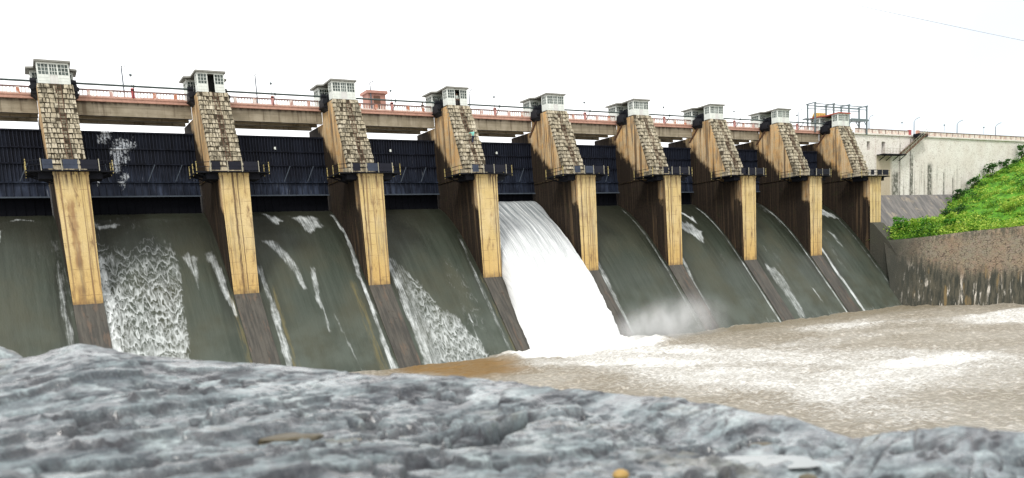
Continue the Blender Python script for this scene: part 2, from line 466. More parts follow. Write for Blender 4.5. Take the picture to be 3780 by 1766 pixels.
def m_fall():
    t = NT('white_water'); u = t.uv()
    a = t.noise(t.map(u, (6.,.07,1)), 1., 6, .68)
    b = t.noise(t.map(u, (15.,.16,1), (4,2,0)), 1., 5, .6)
    f = t.math('MULTIPLY', t.step(t.math('ADD', a, t.math('MULTIPLY', b, .7)), .74, 1.06), 1)
    s = t.sep(u)[1]
    top = t.step(s, 24.0, 1.0, .12, 1.)
    col = t.mix(t.math('MULTIPLY', t.math('SUBTRACT', 1, f), top), (.78,.80,.80), (.16,.185,.195))
    M['fall'] = t.finish(col, .7, t.bump(t.math('ADD', a, b), .6, .25), 0, .2)
m_fall()

def m_water():
    t = NT('river_water'); p = t.pos(); x, y, z = t.sep(p)
    f1 = t.attr('foam')
    warp = t.vadd(t.map(p, (.55,.55,0)), t.vadd(t.noisec(p, .35, 3), (2.2,2.2,0), 'MULTIPLY'))
    a = t.noise(warp, 1.6, 7, .68)
    b = t.noise(t.map(p, (1.1,.9,0)), 1.9, 6, .72)
    sm = t.math('MULTIPLY_ADD', a, .65, t.math('MULTIPLY', b, .5))
    g2 = t.noise(t.map(p, (1.5,2.6,0), (3,1,0)), 1.6, 6, .75)
    m = t.step(t.math('SUBTRACT', t.math('ADD', t.math('MULTIPLY_ADD', g2, .9, t.math('MULTIPLY', sm, .55)), f1), 1.16), -.16, .26)
    br = t.noise(p, .12, 3)
    col = t.mix(t.step(br, .35, .65), (.225,.195,.145), (.29,.262,.212))
    col = t.mix(t.step(b, .47, .64, 0, .75), col, (.56,.51,.43))
    far = t.step(y, -19, -10)
    col = t.mix(t.math('MULTIPLY', far, t.step(x, 62, 76, 0, .75)), col, (.20,.165,.105))
    calm = t.attr('calm')
    col = t.mix(calm, col, (.22,.13,.042))
    col = t.mix(m, col, (.84,.84,.81))
    h = t.math('ADD', t.noise(t.map(p, (1.0,2.2,0)), 1.9, 7, .72), t.math('MULTIPLY', m, .25))
    bs = t.bump(h, .9, .35)
    M['water'] = t.finish(col, t.mix(m, .35, .75), bs, 0, t.mix(m, .35, .1))
m_water()

def m_whitewall():
    t = NT('whitewashed_masonry'); p = t.pos(); x, y, z = t.sep(p)
    w = t.vadd(p, t.vadd(t.noisec(p, 1.1), (.4,.4,.4), 'MULTIPLY'))
    v = t.voro(t.map(w, (1.3,1.3,2.0)), 1.3, 'DISTANCE_TO_EDGE')
    col = t.mix(t.step(t.noise(p, .25, 4), .35, .65), (.62,.575,.53), (.68,.65,.61))
    jt = t.math('MULTIPLY', t.step(v, .05, .01), t.step(t.noise(p, .9, 4), .42, .6, .12, .75))
    col = t.mix(jt, col, (.24,.19,.16))
    dots = t.step(t.noise(t.map(p, (1,1,1.6)), 2.6, 4, .65), .57, .66, 0, .6)
    col = t.mix(dots, col, (.30,.25,.22))
    st = t.noise(t.map(p, (1.5,1.5,.05)), 1., 5, .65)
    zz = t.step(z, 26.5, 19.0, 0, 1)
    col = t.mix(t.math('MULTIPLY', t.step(st, .53, .66, 0, .9), zz), col, (.13,.12,.10))
    # three broad black seepage stains low on the wall
    m = None
    for cx, hw, zt in ((150.9,1.0,25.0),(140.0,1.5,23.4),(145.1,.35,26.6),(141.2,.14,29),(144.55,.25,29.8),(155.5,.25,23.5),(158.6,.2,22.6)):
        d = t.math('MULTIPLY', t.step(t.math('ABSOLUTE', t.math('ADD', t.math('SUBTRACT', x, cx), t.math('MULTIPLY', t.math('SUBTRACT', st, .5), 2.2*hw))), hw*.35, hw*1.1, 1, 0), t.step(z, zt-.8, zt+.3, 1, 0))
        m = d if m is None else t.math('MAXIMUM', m, d)
    col = t.mix(t.math('MULTIPLY', m, t.step(t.noise(p, 1.6, 5), .3, .6, .35, .95)), col, (.075,.075,.06))
    landing_shade = t.math('MULTIPLY', t.step(x, 137.9, 139.3, 1, 0), t.math('MULTIPLY', t.step(x, 133.9, 134.2), t.step(z, 26.3, 26.0)))  # tan stain and the landing's shade, put into the wall colour
    col = t.mix(t.math('MULTIPLY', landing_shade, .8), col, (.36,.29,.20))
    M['whitewall'] = t.finish(col, .9, t.bump(v, .25, .05))
m_whitewall()

def m_retain():
    t = NT('stained_stone_masonry'); p = t.pos(); x, y, z = t.sep(p)
    w = t.vadd(p, t.vadd(t.noisec(p, 1.3), (.35,.35,.35), 'MULTIPLY'))
    v = t.voro(t.map(w, (2.7,2.7,3.6)), 1., 'DISTANCE_TO_EDGE')
    cell = t.voro(t.map(w, (2.7,2.7,3.6)), 1., 'F1', 'Color')
    st = t.noise(t.map(p, (1.4,1.4,.06)), 1., 6, .68)
    st2 = t.noise(t.map(p, (2.3,2.3,.07), (9,4,2)), 1., 5, .66)
    n = t.noise(p, .35, 4)
    up = t.mix(t.step(n, .35, .65), (.205,.178,.13), (.225,.17,.115))
    up = t.mix(.04, up, cell, 'OVERLAY')
    up = t.mix(t.math('MULTIPLY', t.step(v, .16, .03), t.step(t.noise(p, 1.9, 4, .7), .4, .6, .1, .95)), up, (.05,.036,.026))
    lo = t.mix(t.step(st2, .4, .62), (.030,.032,.024), (.085,.078,.055))
    lo = t.mix(t.step(st, .55, .66, 0, .95), lo, (.58,.54,.47))
    lo = t.mix(t.step(t.noise(t.map(p, (1.,1.,.09), (1,6,3)), 1., 4), .58, .68, 0, .8), lo, (.20,.14,.06))
    h = t.math('ADD', z, t.math('MULTIPLY', t.math('SUBTRACT', st, .5), 9.))
    near = t.step(y, -16, -4, 0, 3.2)
    f = t.step(t.math('SUBTRACT', h, near), 3.2, 5.8)
    col = t.mix(f, lo, up)
    dk = t.math('MULTIPLY', t.step(t.math('ADD', y, t.math('MULTIPLY', n, 5)), -9.5, -1.5), .93)
    col = t.mix(dk, col, (.035,.036,.028))
    topd = t.math('MULTIPLY', t.step(z, 9.0, 10.6), t.step(st2, .42, .58))
    col = t.mix(t.math('MULTIPLY', topd, .8), col, (.05,.05,.035))
    M['retain'] = t.finish(col, .85, t.bump(v, .5, .08))
    t = NT('grey_apron_concrete'); p = t.pos()
    st = t.noise(t.map(p, (1.2,.3,.25)), 1., 5, .65)
    col = t.mix(t.step(st, .35, .7), (.10,.095,.095), (.19,.175,.165))
    col = t.mix(t.step(t.noise(p, .7, 4), .55, .7, 0, .7), col, (.30,.25,.19))
    M['apron'] = t.finish(col, .8, t.bump(t.noise(p, 3, 4), .3, .05))
m_retain()

def m_veg():
    t = NT('hill_soil_grass'); p = t.pos()
    n = t.noise(p, 1.3, 5, .65); b = t.noise(p, .25, 4)
    col = t.mix(t.step(n, .35, .65), (.035,.11,.010), (.11,.29,.022))
    col = t.mix(t.step(b, .5, .7, 0, .6), col, (.19,.34,.03))
    M['turf'] = t.finish(col, .9, t.bump(n, .8, .3), 0, .2)
    def leaf(name, ramp):
        t = NT(name)
        ti = t.attr('tint')
        col = t.ramp(ti, ramp)
        b = t.new('ShaderNodeBsdfPrincipled'); t.put(b.inputs['Base Color'], col); b.inputs['Roughness'].default_value = .55
        b.inputs['Specular IOR Level'].default_value = .25
        tl = t.new('ShaderNodeBsdfTranslucent'); t.put(tl.inputs[0], col)
        mx = t.new('ShaderNodeMixShader'); mx.inputs[0].default_value = .35
        t.l.new(b.outputs[0], mx.inputs[1]); t.l.new(tl.outputs[0], mx.inputs[2]); t.l.new(mx.outputs[0], t.out.inputs[0])
        M[name] = t.mat
    leaf('leaf_bright', [(0,(.022,.075,.008)),(.3,(.085,.23,.018)),(.65,(.24,.42,.04)),(1,(.46,.56,.10))])
    leaf('leaf_mid', [(0,(.022,.085,.010)),(.5,(.06,.22,.016)),(1,(.15,.37,.03))])
    leaf('leaf_dark', [(0,(.012,.045,.010)),(.5,(.03,.095,.018)),(1,(.07,.17,.03))])
m_veg()

def m_rock():
    t = NT('wet_blue_grey_rock'); p = t.pos()
    d = t.map(p, (1,1,1), (0,0,0), (0,0,math.radians(-25)))
    n = t.noise(t.map(d, (2.2,6.0,4.)), 1.6, 6, .66)
    m = t.noise(p, 2.6, 6, .65)
    col = t.mix(t.step(n, .36, .64), (.052,.068,.078), (.21,.262,.272))
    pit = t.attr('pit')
    col = t.mix(t.step(m, .55, .68, 0, .8), col, (.40,.47,.47))
    dk = t.noise(t.map(d, (1.5,4.2,3), (4,7,1)), 1.3, 5, .6)
    col = t.mix(t.step(dk, .52, .62, 0, .78), col, (.022,.028,.036))
    br = t.math('MULTIPLY', t.step(t.noise(p, 1.7, 4), .58, .7), t.step(t.noise(p, 9., 4), .42, .6))
    col = t.mix(t.math('MULTIPLY', br, .55), col, (.13,.115,.065))
    fine = t.noise(p, 55, 6, .75)
    col = t.mix(t.step(fine, .35, .65, .6, 0), col, (.035,.04,.05))
    sp = t.noise(p, 120, 3, .7)
    col = t.mix(t.step(sp, .58, .7, 0, .6), col, (.55,.58,.56))
    col = t.mix(t.math('MULTIPLY', pit, t.step(t.noise(p, 14., 4), .3, .6, .55, .97)), col, (.012,.013,.018))  # near-black crevice dirt and painted shade on the ledges
    h = t.math('MULTIPLY_ADD', t.noise(t.map(d, (6,16,12)), 3.0, 7, .7), 1., t.math('MULTIPLY', fine, .5))
    wet = t.step(t.noise(p, 3.7, 4), .38, .6)
    M['rock'] = t.finish(col, t.mix(wet, .5, .25), t.bump(h, .5, .02), 0, .5, **{'Coat Weight': t.math('MULTIPLY', wet, .8), 'Coat Roughness': .2, 'Coat IOR': 1.4})
    t = NT('puddle'); 
    M['puddle'] = t.finish((.16,.18,.18), .05, None, 0, .6)
m_rock()

def m_mist():
    t = NT('spray_mist'); o = t.obj()
    r = t.vadd(o, (0,0,0), 'DISTANCE')
    f = t.step(r, 1.0, .1)
    nn = t.noise(t.map(t.pos(), (.3,.3,.22)), 1., 5, .62)
    dn = t.math('MULTIPLY', t.math('MULTIPLY', f, f), t.step(nn, .34, .68, .12, 1.))
    v = t.new('ShaderNodeVolumePrincipled')
    v.inputs['Color'].default_value = (.95,.96,.97,1); v.inputs['Anisotropy'].default_value = .1
    t.put(v.inputs['Density'], t.math('MULTIPLY', dn, .40))
    t.l.new(v.outputs[0], t.out.inputs['Volume'])
    M['mist'] = t.mat
m_mist()

# ------------------------------------------------------------------ spillway face
PROF = [(15.5,16.2),(14,17.3),(12.5,17.9),(11.3,18.02),(10.3,17.7),(9.0,17.05),(7.5,16.05),(6.0,14.85),(4.2,13.15),(2.5,11.3),(1.0,9.55),(-.65,7.55),(-3.85,3.5),(-7.0,-.45),(-9.5,-3.6)]
PY = np.array([p[0] for p in PROF]); PZ = np.array([p[1] for p in PROF])
def prof_s(ny):
    seg = np.hypot(np.diff(PY), np.diff(PZ)); s = np.concatenate([[0], np.cumsum(seg)])
    ss = np.linspace(0, s[-1], ny)
    y = np.interp(ss, s, PY); z = np.interp(ss, s, PZ)
    for _ in range(6):
        z[1:-1] = (z[:-2]+2*z[1:-1]+z[2:])/4; y[1:-1] = (y[:-2]+2*y[1:-1]+y[2:])/4
    return ss, y, z
def glacis_z(y): return np.interp(y, PY[::-1], PZ[::-1])

def ss(a, b, x):
    t = np.clip((x-a)/(b-a), 0, 1); return t*t*(3-2*t)

def line_mask(X, Y, pts, w0, w1, val):
    """soft ribbon through pts (x,y); width w0 at the first point to w1 at the last"""
    out = np.zeros_like(X)
    ys = np.array([p[1] for p in pts]); xs = np.array([p[0] for p in pts])
    o = np.argsort(ys)
    cx = np.interp(Y, ys[o], xs[o])
    f = (Y-ys[0])/(ys[-1]-ys[0])
    w = w0 + (w1-w0)*np.clip(f, 0, 1)
    inside = ss(-.05, .06, f)*ss(1.06, .98, f)
    d = np.abs(X-cx)
    return val*inside*ss(1.35, .55, d/w)

def poly_mask(X, Y, poly, val, soft=.35):
    ins = np.zeros(X.shape, bool); d = np.full(X.shape, 1e9)
    n = len(poly)
    for i in range(n):
        x0, y0 = poly[i]; x1, y1 = poly[(i+1) % n]
        c = ((y0 > Y) != (y1 > Y)) & (X < (x1-x0)*(Y-y0)/((y1-y0) if y1 != y0 else 1e-9)+x0)
        ins ^= c
        L2 = (x1-x0)**2+(y1-y0)**2
        tt = np.clip(((X-x0)*(x1-x0)+(Y-y0)*(y1-y0))/L2, 0, 1)
        d = np.minimum(d, np.hypot(X-(x0+tt*(x1-x0)), Y-(y0+tt*(y1-y0))))
    sd = np.where(ins, d, -d)
    return val*ss(-soft*.3, soft, sd)

def build_spillway():
    sv, y, z = prof_s(190)
    xs = np.arange(-14.8, 119.3, .2)
    X, Y = np.meshgrid(xs, y, indexing='ij'); Z = np.broadcast_to(z, X.shape).copy()
    SS = np.broadcast_to(sv, X.shape)
    Xw = X + .35*fbm(X*.8, Y*.5, oct=3, seed=3); Yw = Y + .9*fbm(X*1.1, Y*.4, oct=3, seed=5)
    F = np.zeros_like(X); Mo = np.zeros_like(X); LA = np.zeros_like(X)
    def A(m):
        np.maximum(F, m, out=F)
    # bay right of the first pier: broad lacy sheet
    pm = poly_mask(X+.5*(Xw-X), Y+.6*(Yw-Y), [(1.3,7.2),(9.0,6.6),(9.4,3.8),(8.9,0),(8.2,-4.4),(7.9,-8),(1.3,-8)], 1., .5)*ss(6.6,3.6,Y+1.6*fbm(X*.45,Y*.1,oct=3,seed=15))
    A(pm*(.36+.20*ss(5.5,-3.5,Y+1.5*fbm(X*.5,Y*.4,oct=3,seed=14)))); LA[:] = np.maximum(LA, ss(.0,.5,pm))
    A(line_mask(Xw, Y, [(1.8,4.6),(1.7,0),(1.7,-8)], .45, .8, .74))
    A(poly_mask(X, Yw, [(2.0,8.5),(4.6,8.4),(4.5,7.6),(2.1,7.3)], .62, .3))
    A(poly_mask(Xw, Yw, [(9.5,3.9),(11.6,4.1),(11.0,2.2),(10.6,.4)], .58, .4))
    A(line_mask(Xw, Y, [(12.4,4.0),(12.8,1.6),(13.5,-1.6)], .55, .25, .6))
    A(poly_mask(Xw, Yw, [(11.6,4.6),(13.0,4.8),(13.1,1.5),(12.3,2.6)], .45, .4))
    # second bay
    A(poly_mask(X, Yw, [(19.6,10.0),(21.3,10.0),(22.3,8.2),(20.6,7.8)], .74, .6))
    A(poly_mask(Xw, Yw, [(22.6,9.6),(26.6,9.2),(26.6,7.0),(25.3,6.4),(24.3,5.4),(23.6,7.2)], .66, .6))
    A(line_mask(Xw, Y, [(19.2,5.4),(20.6,3.0),(21.4,.2)], .9, .25, .56))
    A(line_mask(Xw, Y, [(22.9,2.3),(22.5,-.5),(22.6,-3.5)], .35, .15, .6))
    A(line_mask(X, Y, [(23.6,-2),(24.6,-7.5)], .12, .15, .45))
    A(line_mask(Xw, Y, [(17.1,2.8),(17.3,-1),(17.2,-8)], .25, .5, .58))
    A(line_mask(Xw, Y, [(28.1,9.5),(28.45,6),(28.3,2)], .25, .35, .6))
    A(line_mask(Xw, Y, [(28.2,2.2),(28.0,-2),(28.1,-8)], .3, .42, .66))
    # third bay
    LA[:] = np.maximum(LA, .85*ss(33.2,34.4,X)*ss(42,41,X)*ss(4,3,Y))
    A(poly_mask(Xw, Yw, [(32.2,3.2),(32.9,3.0),(35.2,0),(36.3,-2),(38.9,-4.4),(39.9,-6),(39.9,-8.5),(31.6,-8.5)], 1., .5)*(.40+.16*ss(1,-6,Y)))
    A(line_mask(Xw, Y, [(32.4,3.6),(32.3,-1),(32.2,-8)], .3, .6, .62))
    A(line_mask(X, Y, [(43.2,5.6),(42.8,0),(42.9,-7)], .2, .3, .40))
    A(line_mask(X, Y, [(39.6,-3),(39.3,-7)], .1, .12, .62))
    # bays right of the open gate
    A(line_mask(Xw, Y, [(61.9,4.0),(61.6,-2),(61.3,-6.5)], .5, .5, .52))
    A(line_mask(X, Y, [(72.9,9.5),(73.1,4),(73.1,-7.5)], .15, .14, .48))
    A(poly_mask(Xw, Yw, [(78.0,10.0),(82,9.0),(85.3,7.2),(85.0,5.6),(82.5,7.4)], .74, .4))
    A(poly_mask(Xw, Yw, [(79.5,6.2),(83.0,6.2),(84.9,4.6),(83.0,2.4),(81.0,4.4)], .70, .4))
    A(line_mask(Xw, Y, [(76.9,1),(76.5,-2),(76.3,-5)], .45, .4, .55))
    A(line_mask(X, Y, [(88.0,9.8),(88.2,4),(88.3,-7.5)], .16, .18, .62))
    A(poly_mask(Xw, Yw, [(92.2,0),(94.2,-1),(95,-3),(94.2,-7.6),(92.4,-7.6)], .50, .5))
    A(poly_mask(Xw, Yw, [(98.9,-3.6),(99.6,-3.6),(100.0,-5.8),(99.2,-5.8)], .62, .3))
    A(line_mask(X, Y, [(103.0,9.8),(103.2,4),(103.3,-7.5)], .16, .18, .62))
    A(line_mask(Xw, Y, [(107.6,6.5),(107.4,0),(107.3,-7.5)], .3, .34, .78))
    A(poly_mask(Xw, Yw, [(113.2,8.3),(117.5,7.8),(118.2,5.6),(115.5,5.8)], .66, .4))
    A(poly_mask(Xw, Yw, [(112.0,3.6),(113.4,3.0),(112.9,.4),(112.2,1.2)], .56, .4))
    A(line_mask(X, Y, [(117.6,6),(117.8,-2),(117.8,-7.5)], .25, .35, .35))
    # leftmost bay
    A(poly_mask(Xw, Yw, [(-8.5,8.4),(-6.3,8.3),(-6.3,6.6),(-8.2,6.8)], .62, .4))
    A(poly_mask(Xw, Yw, [(-5.6,9.6),(-3.2,9.5),(-3.3,8.9),(-5.4,8.9)], .5, .3))
    A(line_mask(Xw, Y, [(-2.1,4),(-2.0,-6)], .25, .35, .42))
    # small churn along the water line
    A(.30*ss(-6.3,-7.2, Y+.5*fbm(X*.6, Y*0, oct=3, seed=21)))
    # faint everywhere
    np.maximum(F, .25*ss(.2,.6,fbm(X*.25, Y*.12, oct=3, seed=9)), out=F)
    for x, w in ((13.5,.45),(17.9,.35),(26.9,.5),(29.0,.2),(43.6,.3)):
        np.maximum(Mo, line_mask(Xw, Y, [(x,0.5),(x-.05,-8)], w*.5, w, .6), out=Mo)
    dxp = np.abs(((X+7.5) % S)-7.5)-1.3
    DB = np.clip(ss(2.4,.3,dxp+.7*fbm(X*.7,Y*.25,oct=3,seed=17))*ss(-7,1,Y)+.55*ss(-.1,.45,fbm(X*.42,Y*.10,oct=4,seed=18))*ss(-6,3,Y),0,1)  # darker band beside each pier, plus random dark patches
    Z += .035*fbm(X*.7, Y*.4, oct=4, seed=2)
    P = np.stack([X, Y, Z], -1)[:, ::-1]
    o = grid_mesh('spillway', P, M['spill'], {'foam':F[:, ::-1], 'lace':LA[:, ::-1], 'moss':Mo[:, ::-1], 'dark_band':DB[:, ::-1]}, np.stack([X, SS], -1)[:, ::-1])
    tag(o, 'long wet grey green concrete spillway face sloping to the river below all the gates', 'spillway')
    for n in range(9):
        mb = MB(); c = n*S
        ys = [0.6,-.65,-3.85,-8.6]
        for (ya, yb) in zip(ys, ys[1:]):
            za, zb = float(glacis_z(ya)), float(glacis_z(yb))
            for sx in (0,):
                x0, x1 = c-1.32, c+1.32
                mb.add([(x0,ya,za+.16),(x1,ya,za+.16),(x1,yb,zb+.16),(x0,yb,zb+.16),(x0,ya,za-.3),(x1,ya,za-.3),(x1,yb,zb-.3),(x0,yb,zb-.3)],
                       [(0,3,2,1),(0,4,7,3),(1,2,6,5)])
        mb.build('divider_strip', M['strip'], o)
build_spillway()

# ------------------------------------------------------------------ piers
ORD = ['leftmost','second','third','fourth','fifth','sixth','seventh','eighth','ninth and last']
PIER_LABEL = [
 'leftmost stone pier, seen head on, with one broad brown stain down its yellow front',
 'second pier from the left, its cabin door open, black streaks down its yellow front',
 'third pier from the left, just left of the pink hut on the bridge',
 'fourth pier from the left, with a person climbing its stone steps',
 'fifth pier from the left, its foot hidden behind the big white waterfall',
 'sixth pier from the left, first pier standing clear to the right of the waterfall',
 'seventh pier from the left, two piers to the right of the waterfall',
 'eighth pier from the left, next but one to the stone river wall',
 'rightmost pier, joining the white wall and standing over the green bushes']

def stair_profile():
    pts = [(2.5,22.35)]
    return pts
def make_pier(n):
    c = n*S
    root = empty('pier', (c, 0, 8), PIER_LABEL[n], 'pier', 'piers between the spillway gates')
    base = (c, 0, 8)
    zb = 6.9
    mb = MB()
    # lower shaft: narrower towards the foot, front face + sides
    yb = 15.7
    ft = [(c-1.30,0),(c+1.30,0)]; tp = [(c-1.48,0),(c+1.48,0)]
    v = [(c-1.29,-.02,zb),(c+1.29,-.02,zb),(c+1.29,yb,zb),(c-1.29,yb,zb),(c-1.48,0,20.95),(c+1.48,0,20.95),(c+1.48,yb,20.95),(c-1.48,yb,20.95)]
    # split the side walls so that only they carry the stained material
    mb.add(v, [(0,3,2,1),(4,5,6,7),(0,1,5,4)], 0)
    mb.add(v, [(1,2,6,5),(2,3,7,6),(3,0,4,7)], 1)
    # slight worn nosings
    mb.box(c-1.52, c+1.52, -.06, .5, 20.7, 20.95, 0)
    mb.build('shaft', [M['pier_front'], M['pier_side']], root, base)
    ub = MB()
    prof = [(2.75,20.95),(15.69,20.95),(15.69,28.08),(10.02,28.08),(10.02,30.12),(6.2,30.12)]
    # stepped line behind the stones
    ub.prism(prof, c-1.6, c+1.6, 0, 1)
    ub.build('upper_wall', [M['pier_front'], M['pier_side']], root, base)
    # stone steps: courses of rough blocks with a central ladder recess
    r = random.Random(100+n)
    st = MB()
    N = 16; z0, z1 = 22.0, 30.28; y0, y1 = 2.45, 6.1
    st.box(c-1.63, c+1.63, 2.62, 4.2, 20.96, 22.0, 0, .5)
    for k in range(4):
        xa = c-1.63+k*.815
        st.box(xa+.02, xa+.79, 2.5+r.uniform(-.05,.04), 2.66, 21.2, 21.97, 0, r.uniform(.3,.95))
    for i in range(N):
        za = z0+(z1-z0)*i/N; zt = z0+(z1-z0)*(i+1)/N
        yf = y0+(y1-y0)*(i/N)**1.05
        st.box(c-1.58, c+1.58, yf+.22, yf+1.4, za, zt-.003, 1, .0)      # backing in the joints
        x = c-1.63
        while x < c+1.62:
            w = r.choice([.24,.3,.36,.42,.52])*r.uniform(.85,1.15)
            x2 = min(x+w, c+1.63)
            if c+1.63-x2 < .16: x2 = c+1.63
            inlad = (x+x2)/2 > c-.05 and (x+x2)/2 < c+.5
            d = r.uniform(-.13,.12) + (.16 if inlad else 0)
            if r.random() < .1: d += .16
            if r.random() < .025: x = x2; continue
            h = r.uniform(-.07,.0)
            tn = min(1, max(0, r.gauss(.6,.22))) * (.55 if inlad else 1)
            st.frustum((x+.02, x2-.02, yf+d-.05, yf+.6), (x+.055, x2-.055, yf+d+.07, yf+.6), za+.045, zt-.03+h)
            for q in range(6): st.t[-1-q] = tn
            x = x2
    st.build('stone_steps', [M['stone'], M['joint']], root, base)
    la = MB()
    for i in range(24):
        z = 22.5+i*.32; yf = y0+(y1-y0)*max(0, (z-z0)/(z1-z0))
        la.tube([(c+.0,yf-.12,z),(c+.40,yf-.12,z)], .022, 5)
    for xx in (0.0,.46):
        la.tube([(c+xx, y0-.10, 22.3),(c+xx, y1-.12, 30.2)], .03, 5)
    la.build('ladder', M['rust'], root, base)
    if n >= 4:
        b = MB(); b.beam((c-1.68, 10.6, 27.4), (c-1.68, 8.6, 29.4), .14, .22)
        b.build('inclined_strut', M['rust'], root, base)
for n in range(9): make_pier(n)

# ------------------------------------------------------------------ cabins and hoists on the piers
CAB_LABEL = [
 'white control cabin with roof wings on both sides, on the leftmost pier',
 'white control cabin with its door open, dark inside, on the second pier',
 'white closed control cabin on the third pier from the left, beside the pink hut',
 'white control cabin with a person in its open doorway',
 'white control cabin on the fifth pier, straight above the waterfall\'s right edge',
 'white control cabin on the sixth pier from the left, first one right of the waterfall',
 'white control cabin on the seventh pier from the left, third from the right end',
 'white control cabin on the eighth pier, left neighbour of the red roofed one',
 'white control cabin with a reddish roof under the open steel frame']
def window(parent, base, x0, x1, y, z0, z1, nx, nz, axis='x'):
    f = MB(); g = MB(); w = .045; d = .05
    def bx(mb, a0, a1, z0_, z1_, dd):
        if axis == 'x': mb.box(a0, a1, y-dd, y+dd, z0_, z1_)
        else: mb.box(y-dd, y+dd, a0, a1, z0_, z1_)
    bx(f, x0, x1, z0, z0+w, d); bx(f, x0, x1, z1-w, z1, d)
    for i in range(nx+1):
        a = x0+(x1-x0-w)*i/nx; bx(f, a, a+w, z0+w, z1-w, d)
    for k in range(1, nz):
        zz = z0+(z1-z0-w)*k/nz
        for i in range(nx):
            a = x0+(x1-x0-w)*i/nx+w; e = x0+(x1-x0-w)*(i+1)/nx
            bx(f, a, e, zz, zz+w*.8, d*.9)
    o = f.build('window', M['white_paint'], parent, base)
    bx(g, x0+w, x1-w, z0+w, z1-w, .008)
    p = g.build('pane', M['glass'], o)
    p.data.transform(Matrix.Translation((-base[0], -base[1], -base[2])))

def make_cabin(n):
    c = n*S; base = (c, 6.2, 30.12)
    root = empty('control_cabin', base, CAB_LABEL[n], 'cabin', 'white gate control cabins on the piers')
    opened = n in (1, 3)
    hw, y0, y1, z0, zs, zw, zt = 1.42, 6.2, 7.5, 30.12, 31.12, 32.2, 32.335
    w = MB(); T = .09
    # front wall: dado in two panels, centre bay, lintel
    w.box(c-hw, c-.36, y0, y0+T, z0, zs); w.box(c+.36, c+hw, y0, y0+T, z0, zs)
    w.box(c-hw, c+hw, y0, y0+T, zw, zt)
    w.box(c-hw, c-hw+.07, y0, y0+T, zs, zw); w.box(c+hw-.07, c+hw, y0, y0+T, zs, zw)
    w.box(c-.40, c-.36, y0, y0+T, zs, zw); w.box(c+.36, c+.40, y0, y0+T, zs, zw)
    for sx in (-1, 1):
        xa, xb = (c-hw, c-hw+T) if sx < 0 else (c+hw-T, c+hw)
        w.box(xa, xb, y0+T, y1, z0, zs); w.box(xa, xb, y0+T, y1, zw, zt)
        w.box(xa, xb, y0+T, y0+T+.1, zs, zw); w.box(xa, xb, y1-.12, y1, zs, zw)
    w.box(c-hw+T, c+hw-T, y1-T, y1, z0, zs); w.box(c-hw+T, c+hw-T, y1-T, y1, zw, zt)
    for xx in (-.5, .5): w.box(c+xx-.12, c+xx+.12, y1-T, y1, zs, zw)
    # thin reveals on the dado
    for zz in (30.55, 30.86):
        for xa, xb in ((c-hw+.06, c-.42), (c+.42, c+hw-.06)):
            w.box(xa, xb, y0-.018, y0-.002, zz, zz+.03)
    w.build('wall', M['white_paint'], root, base)
    if opened:
        d = MB(); d.box(c-.36, c-.33, y0-.02, y0+.75, z0+.05, zw-.02)
        d.build('door', M['door_grey'], root, base)
        b = MB(); b.box(c-hw+T+.01, c+hw-T-.01, y1-T-.03, y1-T-.01, z0+.02, zt-.02)
        b.build('inner_wall', M['dark_inside'], root, base)
    else:
        d = MB(); d.box(c-.355, c+.355, y0+.02, y0+.07, z0+.02, zs)
        d.box(c-.06, c+.06, y0-.01, y0+.018, z0+.02, zs-.02)
        d.build('door', M['door_grey'], root, base)
        window(root, base, c-.36, c+.36, y0+.045, zs, zw, 3, 3)
    window(root, base, c-hw+.07, c-.40, y0+.045, zs, zw, 3, 3)
    window(root, base, c+.40, c+hw-.07, y0+.045, zs, zw, 3, 3)
    window(root, base, y0+T+.1, y1-.12, c-hw+.045, zs, zw, 3, 3, 'y')
    window(root, base, y0+T+.1, y1-.12, c+hw-.045, zs, zw, 3, 3, 'y')
    # roof: narrow over the front room, widening over the hoist gap and the rear room
    r = MB()
    pl = [(c-1.6,5.95),(c+1.6,5.95),(c+1.62,8.7),(c+2.32,8.95),(c+2.32,11.7),(c-2.32,11.7),(c-2.32,8.95),(c-1.62,8.7)]
    zz = [32.45 if y < 8 else 32.38 for x, y in pl]
    k = len(pl)
    r.add([(x,y,z-.11) for (x,y),z in zip(pl,zz)] + [(x,y,z+.07) for (x,y),z in zip(pl,zz)],
          [tuple(range(k))[::-1], tuple(range(k, 2*k))] + [(i,(i+1)%k,(i+1)%k+k,i+k) for i in range(k)])
    r.build('roof', M['roof_red'] if n == 8 else M['roof_slab'], root, base)
    # rear room
    q = MB(); b0, b1, h2 = 9.55, 11.5, 1.95
    q.box(c-h2, c+h2, b0, b0+T, 30.1, 31.35); q.box(c-h2, c+h2, b0, b0+T, 32.05, 32.26)
    for sx in (-1,1):
        xa, xb = (c-h2, c-h2+T) if sx < 0 else (c+h2-T, c+h2)
        q.box(xa, xb, b0+T, b1, 30.1, 31.35); q.box(xa, xb, b0+T, b1, 32.05, 32.26)
        q.box(xa, xb, b0+T, b0+.2, 31.35, 32.05); q.box(xa, xb, b1-.15, b1, 31.35, 32.05)
    q.box(c-h2, c-h2+.12, b0, b0+T, 31.35, 32.05); q.box(c+h2-.12, c+h2, b0, b0+T, 31.35, 32.05)
    q.box(c-.6, c+.6, b0, b0+T, 31.35, 32.05)
    q.box(c-h2+T, c+h2-T, b1-T, b1, 30.1, 32.26)
    q.build('rear_room', M['white_paint'], root, base)
    window(root, base, c-h2+.12, c-.6, b0+.045, 31.35, 32.05, 4, 2)
    window(root, base, c+.6, c+h2-.12, b0+.045, 31.35, 32.05, 4, 2)
    window(root, base, b0+.2, b1-.15, c-h2+.045, 31.35, 32.05, 4, 2, 'y')
    # hoist between the rooms
    hb = (c, 8.4, 29.6)
